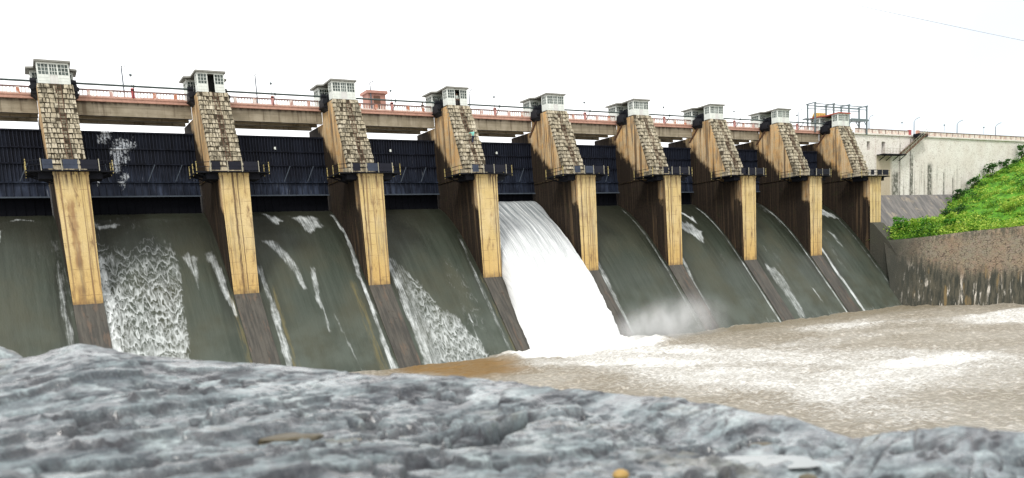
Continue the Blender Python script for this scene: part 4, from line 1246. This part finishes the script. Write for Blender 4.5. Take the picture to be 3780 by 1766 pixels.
# ------------------------------------------------------------------ river
def build_water():
    xs = np.concatenate([np.linspace(-420,-32,12), np.arange(-30,22,1.2), np.arange(22,135,.42), np.linspace(136,420,16)])
    ys = np.concatenate([np.linspace(-420,-102,10), np.arange(-100,-78,1.0), np.arange(-78,-5.6,.36)])
    X, Y = np.meshgrid(xs, ys, indexing='ij')
    # foam: plunge pool at the foot of the fall, streaming downstream (-y)
    F = np.zeros_like(X)
    wx = X+3.5*fbm(X*.09,Y*.09,oct=3,seed=81); wy = Y+3.5*fbm(X*.09,Y*.09,oct=3,seed=82)
    pool = ss(1.6,.3, np.hypot((wx-52)/11.5,(wy+8.5)/7.))
    # the jet of foam fans out from the pool
    tt = (-7-wy)
    cx = 52+.02*tt; half = 8.5+.30*tt
    jet = ss(1.25,.35, np.abs(wx-cx)/half)*ss(-2,4,tt)*ss(75,30,tt)
    st = .5+.5*fbm(X*.11+.25*Y*.11, Y*.05, oct=3, seed=84)
    F = np.maximum(F, .57*jet*(.5+.9*st))
    F = np.maximum(F, 1.0*pool)
    F = np.maximum(F, .54*ss(1.3,.3,np.hypot((wx-60)/9,(wy+47)/4.5)))
    F = np.maximum(F, .48*ss(1.3,.3,np.hypot((wx-44)/9,(wy+52)/6)))
    F = np.maximum(F, .18+.30*ss(-.3,.5,fbm(X*.06,Y*.10,oct=3,seed=85))*ss(30,42,X+.0*Y))
    F = np.maximum(F, .35*ss(-8.2,-6.9,Y+.5*fbm(X*.5,Y*.2,oct=2,seed=86))*ss(36,44,X))
    C = ss(1.2,.5,np.hypot((wx-33)/7.5,(wy+13)/8.5))
    F *= (1-.9*C)
    amp = .17+.22*np.clip(F,0,1)+.05*ss(-60,-20,Y)
    Z = WL + amp*(1.5*fbm(X*.40,Y*.7,oct=5,seed=87,gain=.65)) + .06*fbm(X*.12,Y*.2,oct=2,seed=88)
    Z += 1.3*pool*np.clip(.3+fbm(X*.45,Y*.45,oct=4,seed=89),0,1)
    P = np.stack([X,Y,Z],-1)
    o = grid_mesh('river_water', P, M['water'], {'foam':F,'calm':C})
    tag(o, 'brown churning river with white foam streaming from the waterfall', 'water', kind='structure')
build_water()

# ------------------------------------------------------------------ waterfall
def build_fall():
    ky = np.array([11.0,10.4,9.0,7.06,4.6,1.6,-.8,-3.26,-5.87,-7.85,-8.6]); kz = np.array([18.75,18.66,17.85,16.6,15.1,12.7,10.2,6.9,2.6,-.3,-1.6])
    L = np.concatenate([[0],np.cumsum(np.hypot(np.diff(ky),np.diff(kz)))])
    s = np.linspace(0,L[-1],170); y = np.interp(s,L,ky); z = np.interp(s,L,kz)
    for _ in range(30):
        y[1:-1] = (y[:-2]+2*y[1:-1]+y[2:])/4; z[1:-1] = (z[:-2]+2*z[1:-1]+z[2:])/4
    u = np.linspace(0,1,120)
    U, SS = np.meshgrid(u, s, indexing='ij'); Yg = np.broadcast_to(y,U.shape).copy(); Zg = np.broadcast_to(z,U.shape).copy()
    fr = ss(1.0,-8,Yg)
    xl = 46.52-1.1*fr; xr = 58.48+1.0*fr
    rag = .30*fr
    xl = xl+rag*fbm(SS*.9, SS*0+3, oct=4, seed=91)*.6; xr = xr+rag*fbm(SS*.9, SS*0+9, oct=4, seed=92)
    X = xl+(xr-xl)*U
    T = np.gradient(y), np.gradient(z); ln = np.hypot(*T); ny, nz = -T[1]/ln, T[0]/ln
    sgn = np.sign(nz.mean()); ny, nz = ny*sgn, nz*sgn
    amp = .05+.34*ss(0,L[-1],SS)
    dsp = amp*(fbm(X*1.1, SS*.16, oct=4, seed=93)+.45*fbm(X*2.6, SS*1.1, oct=4, seed=94))
    thick = np.minimum(1, np.minimum(U,1-U)/.05)**.5
    drop = (1-thick)*1.3*ss(9,3,Yg)
    Yg += ny*(dsp-drop); Zg += nz*(dsp-drop)
    top = np.stack([X,Yg,Zg],-1)
    # skirts so the sheet is a closed body resting on the spillway
    lo_l = top[0].copy(); lo_r = top[-1].copy()
    for q in (lo_l, lo_r):
        q[:,2] = np.minimum(q[:,2], np.interp(q[:,1], PY[::-1], PZ[::-1])-.1)
    P = np.concatenate([lo_l[None], top, lo_r[None]],0)
    UV = np.concatenate([np.stack([X[:1]-1,SS[:1]],-1), np.stack([X,SS],-1), np.stack([X[-1:]+1,SS[-1:]],-1)],0)
    o = grid_mesh('waterfall', P[:, ::-1], M['fall'], None, UV[:, ::-1])
    tag(o, 'broad white waterfall pouring from the one open gate', 'waterfall', kind='structure')
build_fall()

def mist(loc, scl, label):
    bm = bmesh.new(); bmesh.ops.create_icosphere(bm, subdivisions=3, radius=1.)
    me = bpy.data.meshes.new('mist'); bm.to_mesh(me); bm.free(); me.materials.append(M['mist'])
    o = bpy.data.objects.new('mist', me); COL.objects.link(o); o.location = loc; o.scale = scl
    tag(o, label, 'mist', kind='stuff')
mist((61.5,-9.6,.9), (8.0,4.0,4.4), 'dense white spray hugging the right foot of the waterfall')
mist((67.0,-10.0,1.2), (11.0,4.6,5.4), 'thin veil of spray drifting right along the spillway foot')

# ------------------------------------------------------------------ foreground rock bank
CAM = Vector((-5.229,-88.866,9.417))
SKY_AZ = [-20,-6,-2,.3,1.3,2.6,5.7,8.9,14.4,20.7,30.7,33.5,39.1,44.5,49.7,52.2,53.4,55.8,59.2,62.9,80]
SKY_EL = [-3.6,-3.5,-3.4,-3.3,-3.12,-3.0,-3.76,-4.51,-5.42,-6.52,-7.92,-8.5,-9.17,-9.87,-10.86,-11.83,-12.12,-11.75,-11.19,-11.2,-12]
def build_rock():
    az = np.concatenate([np.linspace(-180,-14,60)[:-1], np.linspace(-14,76,820), np.linspace(76,180,40)[1:]])
    R0 = np.interp(az, [-180,-30,0,14,30,45,55,65,100,180], [6,5.6,5.4,5.1,4.6,3.9,3.4,3.3,5,6])
    el = np.interp(az, SKY_AZ, SKY_EL)
    zr = R0*np.tan(np.radians(el))
    k = np.linspace(0,1,330)
    rr = np.concatenate([[.02,.3,.7], .9+ (1-.9)*k*0 + k*0])[:3]
    rows = []
    A = np.radians(az)[:,None]
    t = np.concatenate([[.0,.1,.2], np.linspace(.26,1.0,430), 1+np.array([.02,.045,.08,.13,.2,.3,.45,.7,1.1,1.7,2.6])])[None,:]
    R = R0[:,None]*t
    X = R*np.sin(A); Y = R*np.cos(A)
    zb = np.interp(az, [-180,-10,20,45,63,100,180], [-.62,-.45,-.56,-.68,-.72,-.7,-.62])[:,None]
    f = ss(.45,1.0,t)
    ker = np.ones(41)/41; zsm = np.convolve(np.pad(zr,20,'edge'), ker, 'valid'); f2 = ss(.86,.97,t)
    Z = zb*(1-f)+(zr[:,None]*f2+zsm[:,None]*(1-f2))*f
    # sag just inside the ridge so that the ridge stays the skyline
    Z = Z-.05*np.sin(np.clip((t-.45)/.55,0,1)*np.pi)
    over = np.clip(t-1,0,None)*R0[:,None]
    Z = Z-.9*over-.16*over**1.4
    # relief: thin strata (terraces with ragged risers) dipping along a line about 25 degrees off the dam
    c, s = math.cos(math.radians(25)), math.sin(math.radians(25))
    a = X*c+Y*s; b = -X*s+Y*c
    wgt = ss(.2,.35,t)*1.
    low = fbm(a*.8, b*1.5, oct=3, seed=101)
    rag = fbm(X*7, Y*7, oct=3, seed=110)
    jag = fbm(X*24, Y*24, oct=2, seed=112)
    raw = .080*low+.072*fbm(a*1.5+.1*rag, b*4.2+.1*rag, oct=4, seed=102, gain=.55)+.010*rag+.004*jag
    def terrace(h, lo, hi):
        q = raw/h; fl = np.floor(q); fr = q-fl
        return h*(fl+.22*fr+.78*ss(lo, hi, fr)), ss(lo-.06, lo+.03, fr)*ss(1.01, hi-.05, fr)
    t1, r1 = terrace(.045, .80, .97)
    t2, r2 = terrace(.016, .70, .95)
    sel = ss(-.1,.2,fbm(X*.8, Y*.8, oct=2, seed=113))
    ter = t1*(.75-.35*sel)+t2*(.25+.35*sel)
    lens = fbm(X*4.2+.3*low, Y*4.8, oct=3, seed=104)
    pits = ss(.22,.34,lens+.12*rag)
    pit2 = ss(.24,.36,fbm(a*9, b*15, oct=3, seed=107))
    lin = np.exp(-(fbm(a*.45, b*3.4, oct=3, seed=108)/.022)**2)*ss(-.15,.2,fbm(X*1.1,Y*1.1,oct=2,seed=109))
    for gb, ga, gz_ in ((2.16,.9,3.3),(2.42,1.3,3.2),(1.78,.9,2.3)):
        lin = np.maximum(lin, 1.5*ss(.045,.012,np.abs(b-gb-.05*low-.025*rag))*ss(ga,ga+.2,a)*ss(gz_,gz_-.2,a))
    crest = ss(1.0,.86,t)*.75+.25
    Z = Z+wgt*crest*(ter-.038*pits-.012*pit2-.026*lin+.0035*jag)
    # one deep crack stepping across the middle, dark inside
    ca = (b-1.97-.16*low+.06*np.sin(a*3.2)+.03*rag)
    crack = ss(.085,.05,np.abs(ca))*ss(2.2,2.4,a)*ss(3.25,3.05,a)
    Z = Z-.13*crack*crest
    pit = np.clip((.85*r1*(1-.5*sel)+.6*r2*(.3+.5*sel))+.75*pits+crack*1.3+.45*pit2+.85*lin,0,1)  # crevice dirt plus shade of risers, pits and cracks, put into the colour
    P = np.stack([CAM.x+X, CAM.y+Y, CAM.z+Z],-1)
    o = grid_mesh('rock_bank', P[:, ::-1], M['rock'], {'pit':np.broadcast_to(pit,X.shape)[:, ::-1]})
    tag(o, 'wet blue grey layered rock filling the foreground in front of the river', 'rock', kind='structure')
    return az, R0, P
rock_az, rock_R0, rock_P = build_rock()
def rock_at(azd, t):
    i = int(np.argmin(np.abs(rock_az-azd))); row = rock_P[i]
    rr = np.hypot(row[:,0]-CAM.x, row[:,1]-CAM.y); j = int(np.argmin(np.abs(rr-t)))
    return Vector(row[j])

def boulder(az, dist, rad, label, mat, name='boulder', sub=5, seed=1, squash=(1,1,.6), sink=.3, amp=.25, cat='rock', group=None):
    p = rock_at(az, dist)
    bm = bmesh.new(); bmesh.ops.create_icosphere(bm, subdivisions=sub, radius=1.)
    v = np.array([q.co[:] for q in bm.verts])
    nn = fbm(v[:,0]*1.3+seed*3, v[:,1]*1.3, v[:,2]*1.3, oct=4, seed=seed)
    f2 = fbm(v[:,0]*3+seed, v[:,1]*3, v[:,2]*9, oct=4, seed=seed+4)
    v = v*(1+amp*nn+.05*f2)[:,None]*np.array(squash)*rad
    for q, c in zip(bm.verts, v): q.co = c
    me = bpy.data.meshes.new(name); bm.to_mesh(me); bm.free()
    me.polygons.foreach_set('use_smooth', [True]*len(me.polygons)); me.materials.append(mat)
    o = bpy.data.objects.new(name, me); COL.objects.link(o); o.location = p+Vector((0,0,rad*squash[2]*(1-2*sink)))
    o.rotation_euler.z = seed
    tag(o, label, cat, group)
    return o
o = boulder(-4.3, 5.0, .55, 'separate rounded grey rock at the far left edge, behind the main rock', M['rock'], 'boulder', 6, 11, (1.0,1.2,.8), .3, .10)
bz = math.radians(-4.4); o.location = CAM+Vector((math.sin(bz)*6.3, math.cos(bz)*6.3, -.66)); o.rotation_euler.z = .3
boulder(37.8, 2.56, .026, 'small round yellow stone lying on the wet rock near the bottom edge', M['yellow_stone'], 'pebble', 3, 2, (1,1,.7), .15, .08, 'stone')
boulder(47.5, 3.35, .05, 'brownish lump of stone in a hollow of the rock, right of centre', M['brown_stone'], 'stone', 4, 3, (1.3,1,.6), .38, .35, 'stone')
boulder(50.5, 2.75, .022, 'small brown stone beside the pale puddle', M['brown_stone'], 'stone', 3, 5, (1.4,1,.6), .2, .2, 'stone')
boulder(14.5, 3.3, .06, 'flat olive brown stone on the left part of the rock', M['brown_stone'], 'stone', 4, 6, (2.0,1,.35), .45, .35, 'stone')
def puddle(az, dist, rx, ry, rot, label):
    p = rock_at(az, dist); m = MB(); n = 40
    r = random.Random(int(az*10)); ph = [r.uniform(0,6) for _ in range(3)]
    pts = []
    for i in range(n):
        th = 2*math.pi*i/n; k = 1+.13*math.sin(2*th+ph[0])+.1*math.sin(3*th+ph[1])+.06*math.sin(5*th+ph[2])
        x, y = rx*k*math.cos(th), ry*k*math.sin(th)
        pts.append((p.x+x*math.cos(rot)-y*math.sin(rot), p.y+x*math.sin(rot)+y*math.cos(rot), p.z-.004))
    m.add(pts, [tuple(range(n))]); o = m.build('puddle', M['puddle'], None, tuple(p)); tag(o, label, 'puddle')
puddle(46.0, 2.92, .26, .11, -.72, 'pale flat rainwater puddle near the bottom right of the rock')
puddle(16.8, 3.25, .16, .09, .1, 'thin bright rainwater puddle on the left part of the rock')

# ------------------------------------------------------------------ overhead cable
m = MB(); a = Vector((38.,-40.5,31.2)); b = Vector((72.,-62,20.2)); pts = []
for i in range(25):
    t = i/24; p = a.lerp(b,t); p.z -= 1.2*4*t*(1-t)*.25; pts.append(p)
m.tube(pts, .018, 5); o = m.build('overhead_cable', M['cable'], None, (0,0,0))
tag(o, 'thin grey overhead cable crossing the sky at the top right', 'cable')

# ------------------------------------------------------------------ people
def skin_obj(name, pts, edges, mat, parent, root_i=0, sub=1):
    me = bpy.data.meshes.new(name); me.from_pydata([p[:3] for p in pts], edges, [])
    o = bpy.data.objects.new(name, me); COL.objects.link(o); o.parent = parent
    sk = o.modifiers.new('skin','SKIN'); sk.use_smooth_shade = True
    for i, p in enumerate(pts):
        me.skin_vertices[0].data[i].radius = (p[3], p[4] if len(p) > 4 else p[3])
        me.skin_vertices[0].data[i].use_root = (i == root_i)
    if sub: o.modifiers.new('sub','SUBSURF').levels = sub; o.modifiers['sub'].render_levels = sub
    me.materials.append(mat)
    dg = bpy.context.evaluated_depsgraph_get(); ev = o.evaluated_get(dg)
    m2 = bpy.data.meshes.new_from_object(ev); o.modifiers.clear(); o.data = m2
    if not m2.materials: m2.materials.append(mat)
    return o
def person(loc, rz, label, shirt, pants, pose):
    root = empty('person', loc, label, 'person'); root.rotation_euler.z = rz
    J = dict(pel=(0,0,.95), wai=(0,0,1.1), che=(0,.01,1.32), nec=(0,.0,1.48), hea=(0,-.01,1.62), top=(0,-.01,1.72))
    J.update(pose)
    L = []; E = []
    def add(p, r, par=None):
        L.append((*p, *(r if isinstance(r, tuple) else (r,)))); i = len(L)-1
        if par is not None: E.append((par, i))
        return i
    pe = add(J['pel'], (.13,.1)); wa = add(J['wai'], (.12,.09), pe); ch = add(J['che'], (.14,.1), wa); ne = add(J['nec'], .05, ch); he = add(J['hea'], (.075,.095), ne); add(J['top'], (.06,.075), he)
    nz = Vector(J['hea'])+Vector((0,-.105,-.01)); add(nz, .012, he)
    for sgn, q in ((-1,'l'),(1,'r')):
        sh = add(J['sh'+q], .055, ch); eb = add(J['el'+q], .042, sh); wr = add(J['wr'+q], .03, eb)
        w = Vector(J['wr'+q]); d = (w-Vector(J['el'+q])).normalized(); sd = d.cross(Vector((0,1,0))).normalized() if abs(d.y) < .9 else Vector((1,0,0))
        pa = add(w+d*.07, (.035,.018), wr)
        for f in range(4): add(w+d*(.15+.015*(1.5-abs(f-1.5)))+sd*(f-1.5)*.02+Vector((0,-.015,0)), .008, pa)
        add(w+d*.08+sd*sgn*.05, .009, pa)
        hp = add(J['hi'+q], .085, pe); kn = add(J['kn'+q], .058, hp); an = add(J['an'+q], .04, kn)
        an_ = Vector(J['an'+q]); add(an_+Vector((0,-.14,-.05)), .035, an)
    skin_obj('body', L, E, M['skin'], root)
    T = []; E2 = []
    def add2(p, r, par=None):
        T.append((*p, *(r if isinstance(r, tuple) else (r,)))); i = len(T)-1
        if par is not None: E2.append((par, i))
        return i
    a = add2(J['pel'], (.15,.12)); b_ = add2(J['wai'], (.145,.11), a); c_ = add2(J['che'], (.165,.12), b_); add2(Vector(J['nec'])-Vector((0,0,.05)), .075, c_)
    for q in 'lr':
        s1 = add2(J['sh'+q], .075, c_); s2 = add2(J['el'+q], .058, s1); add2(Vector(J['el'+q]).lerp(Vector(J['wr'+q]), .6), .048, s2)
    skin_obj('shirt', T, E2, M[shirt], root)
    T.clear(); E2.clear()
    a = add2(Vector(J['pel'])+Vector((0,0,.03)), (.145,.115))
    for q in 'lr':
        h1 = add2(J['hi'+q], .10, a); k1 = add2(J['kn'+q], .075, h1); add2(Vector(J['kn'+q]).lerp(Vector(J['an'+q]), .92), .06, k1)
    skin_obj('trousers', T, E2, M[pants], root)
    m = MB(); h = Vector(J['hea'])
    m.lathe([(.0,.125),(.05,.115),(.085,.08),(.098,.03),(.09,-.03),(.07,-.06)], (h.x, h.y+.02, h.z), 12)
    m.build('hair', M['hair'], root, (0,0,0), True)
STAND = dict(shl=(-.19,.0,1.42),shr=(.19,.0,1.42),ell=(-.25,.02,1.14),elr=(.25,.02,1.14),wrl=(-.22,-.1,.92),wrr=(.22,-.1,.92),
             hil=(-.1,0,.9),hir=(.1,0,.9),knl=(-.11,-.02,.5),knr=(.11,-.02,.5),anl=(-.11,.01,.09),anr=(.11,.01,.09))
# climbing: faces the steps (+y), so the figure is turned by pi; local -y is the way it faces
CLIMB = dict(shl=(-.19,-.08,1.43),shr=(.19,-.08,1.43),ell=(-.36,-.32,1.50),elr=(.34,-.30,1.36),wrl=(-.30,-.52,1.74),wrr=(.26,-.52,1.52),
             hil=(-.1,0,.92),hir=(.1,0,.92),knl=(-.13,-.26,.66),knr=(.12,-.05,.5),anl=(-.12,-.24,.26),anr=(.12,.0,.09),
             wai=(0,-.03,1.1),che=(0,-.08,1.33),nec=(0,-.1,1.5),hea=(0,-.14,1.63),top=(0,-.15,1.73))
person((45.30,3.30,25.05), math.pi, 'person in teal shirt and dark trousers climbing the pier steps', 'cloth_teal', 'cloth_navy', CLIMB)
person((45.05,6.5,30.12), 0, 'person in pale clothes standing in the open cabin doorway', 'cloth_pale', 'cloth_dark', STAND)
person((42.15,10.6,29.66), .4, 'person in dark clothes standing behind the balustrade left of the fourth pier', 'cloth_dark', 'cloth_dark', STAND)

# ------------------------------------------------------------------ world, sun, camera
world = bpy.data.worlds.new('World'); sc.world = world; world.use_nodes = True
nt = world.node_tree; nt.nodes.clear()
out = nt.nodes.new('ShaderNodeOutputWorld')
sky = nt.nodes.new('ShaderNodeTexSky'); sky.sky_type = 'NISHITA'; sky.sun_disc = False
SUN_EL, SUN_AZ = math.radians(50), math.radians(226)     # azimuth from +y clockwise
sky.sun_elevation = SUN_EL; sky.sun_rotation = SUN_AZ
bg1 = nt.nodes.new('ShaderNodeBackground'); bg1.inputs[1].default_value = .07; nt.links.new(sky.outputs[0], bg1.inputs[0])
bg2 = nt.nodes.new('ShaderNodeBackground'); bg2.inputs[0].default_value = (1,1,1,1); bg2.inputs[1].default_value = 1.05
tc = nt.nodes.new('ShaderNodeTexCoord')
no = nt.nodes.new('ShaderNodeTexNoise'); no.inputs['Scale'].default_value = 1.6; no.inputs['Detail'].default_value = 5
nt.links.new(tc.outputs['Generated'], no.inputs['Vector'])
dp = nt.nodes.new('ShaderNodeVectorMath'); dp.operation = 'DOT_PRODUCT'
a, e = math.radians(66), math.radians(7)
dp.inputs[1].default_value = (math.sin(a)*math.cos(e), math.cos(a)*math.cos(e), math.sin(e)); nt.links.new(tc.outputs['Generated'], dp.inputs[0])
mr = nt.nodes.new('ShaderNodeMapRange'); mr.interpolation_type = 'SMOOTHSTEP'; nt.links.new(dp.outputs['Value'], mr.inputs[0])
for i, v in zip((1,2,3,4), (.945,1.0,0.,.68)): mr.inputs[i].default_value = v
ml = nt.nodes.new('ShaderNodeMath'); ml.operation = 'MULTIPLY'; nt.links.new(mr.outputs[0], ml.inputs[0])
mr2 = nt.nodes.new('ShaderNodeMapRange'); nt.links.new(no.outputs['Fac'], mr2.inputs[0])
for i, v in zip((1,2,3,4), (.3,.7,.75,1.)): mr2.inputs[i].default_value = v
nt.links.new(mr2.outputs[0], ml.inputs[1])
mxw = nt.nodes.new('ShaderNodeMixShader')
nt.links.new(ml.outputs[0], mxw.inputs[0]); nt.links.new(bg2.outputs[0], mxw.inputs[1]); nt.links.new(bg1.outputs[0], mxw.inputs[2])
nt.links.new(mxw.outputs[0], out.inputs[0])

sd = bpy.data.lights.new('sun', 'SUN'); sd.energy = 1.4; sd.angle = math.radians(12); sd.color = (1,.96,.9)
so = bpy.data.objects.new('sun', sd); COL.objects.link(so)
dirv = Vector((math.sin(SUN_AZ)*math.cos(SUN_EL), math.cos(SUN_AZ)*math.cos(SUN_EL), math.sin(SUN_EL)))   # towards the sun
so.rotation_euler = dirv.to_track_quat('Z','Y').to_euler(); so.location = (0,-60,80)

cd = bpy.data.cameras.new('camera'); co = bpy.data.objects.new('camera', cd); COL.objects.link(co)
cd.sensor_width = 36; cd.lens = 36*3005.431/3780; cd.shift_y = 535/3780
cd.clip_start = .05; cd.clip_end = 3000
yw, pt, ro = math.radians(30.348), math.radians(-8.068), math.radians(-3.513)
fw = Vector((math.sin(yw)*math.cos(pt), math.cos(yw)*math.cos(pt), math.sin(pt)))
r0 = Vector((math.cos(yw), -math.sin(yw), 0)); u0 = r0.cross(fw)
r_ = r0*math.cos(ro)+u0*math.sin(ro); u_ = -r0*math.sin(ro)+u0*math.cos(ro)
co.matrix_world = Matrix(((r_.x,u_.x,-fw.x,CAM.x),(r_.y,u_.y,-fw.y,CAM.y),(r_.z,u_.z,-fw.z,CAM.z),(0,0,0,1)))
cd.dof.use_dof = True; cd.dof.focus_distance = 90; cd.dof.aperture_fstop = 2.3
sc.camera = co
sc.view_settings.view_transform = 'Standard'; sc.view_settings.look = 'None'; sc.view_settings.exposure = .75; sc.view_settings.gamma = 1
sc.cycles.max_bounces = 6; sc.cycles.sample_clamp_direct = 4; sc.cycles.sample_clamp_indirect = 4; sc.cycles.volume_bounces = 3; sc.cycles.volume_step_rate = 2; sc.cycles.use_denoising = True
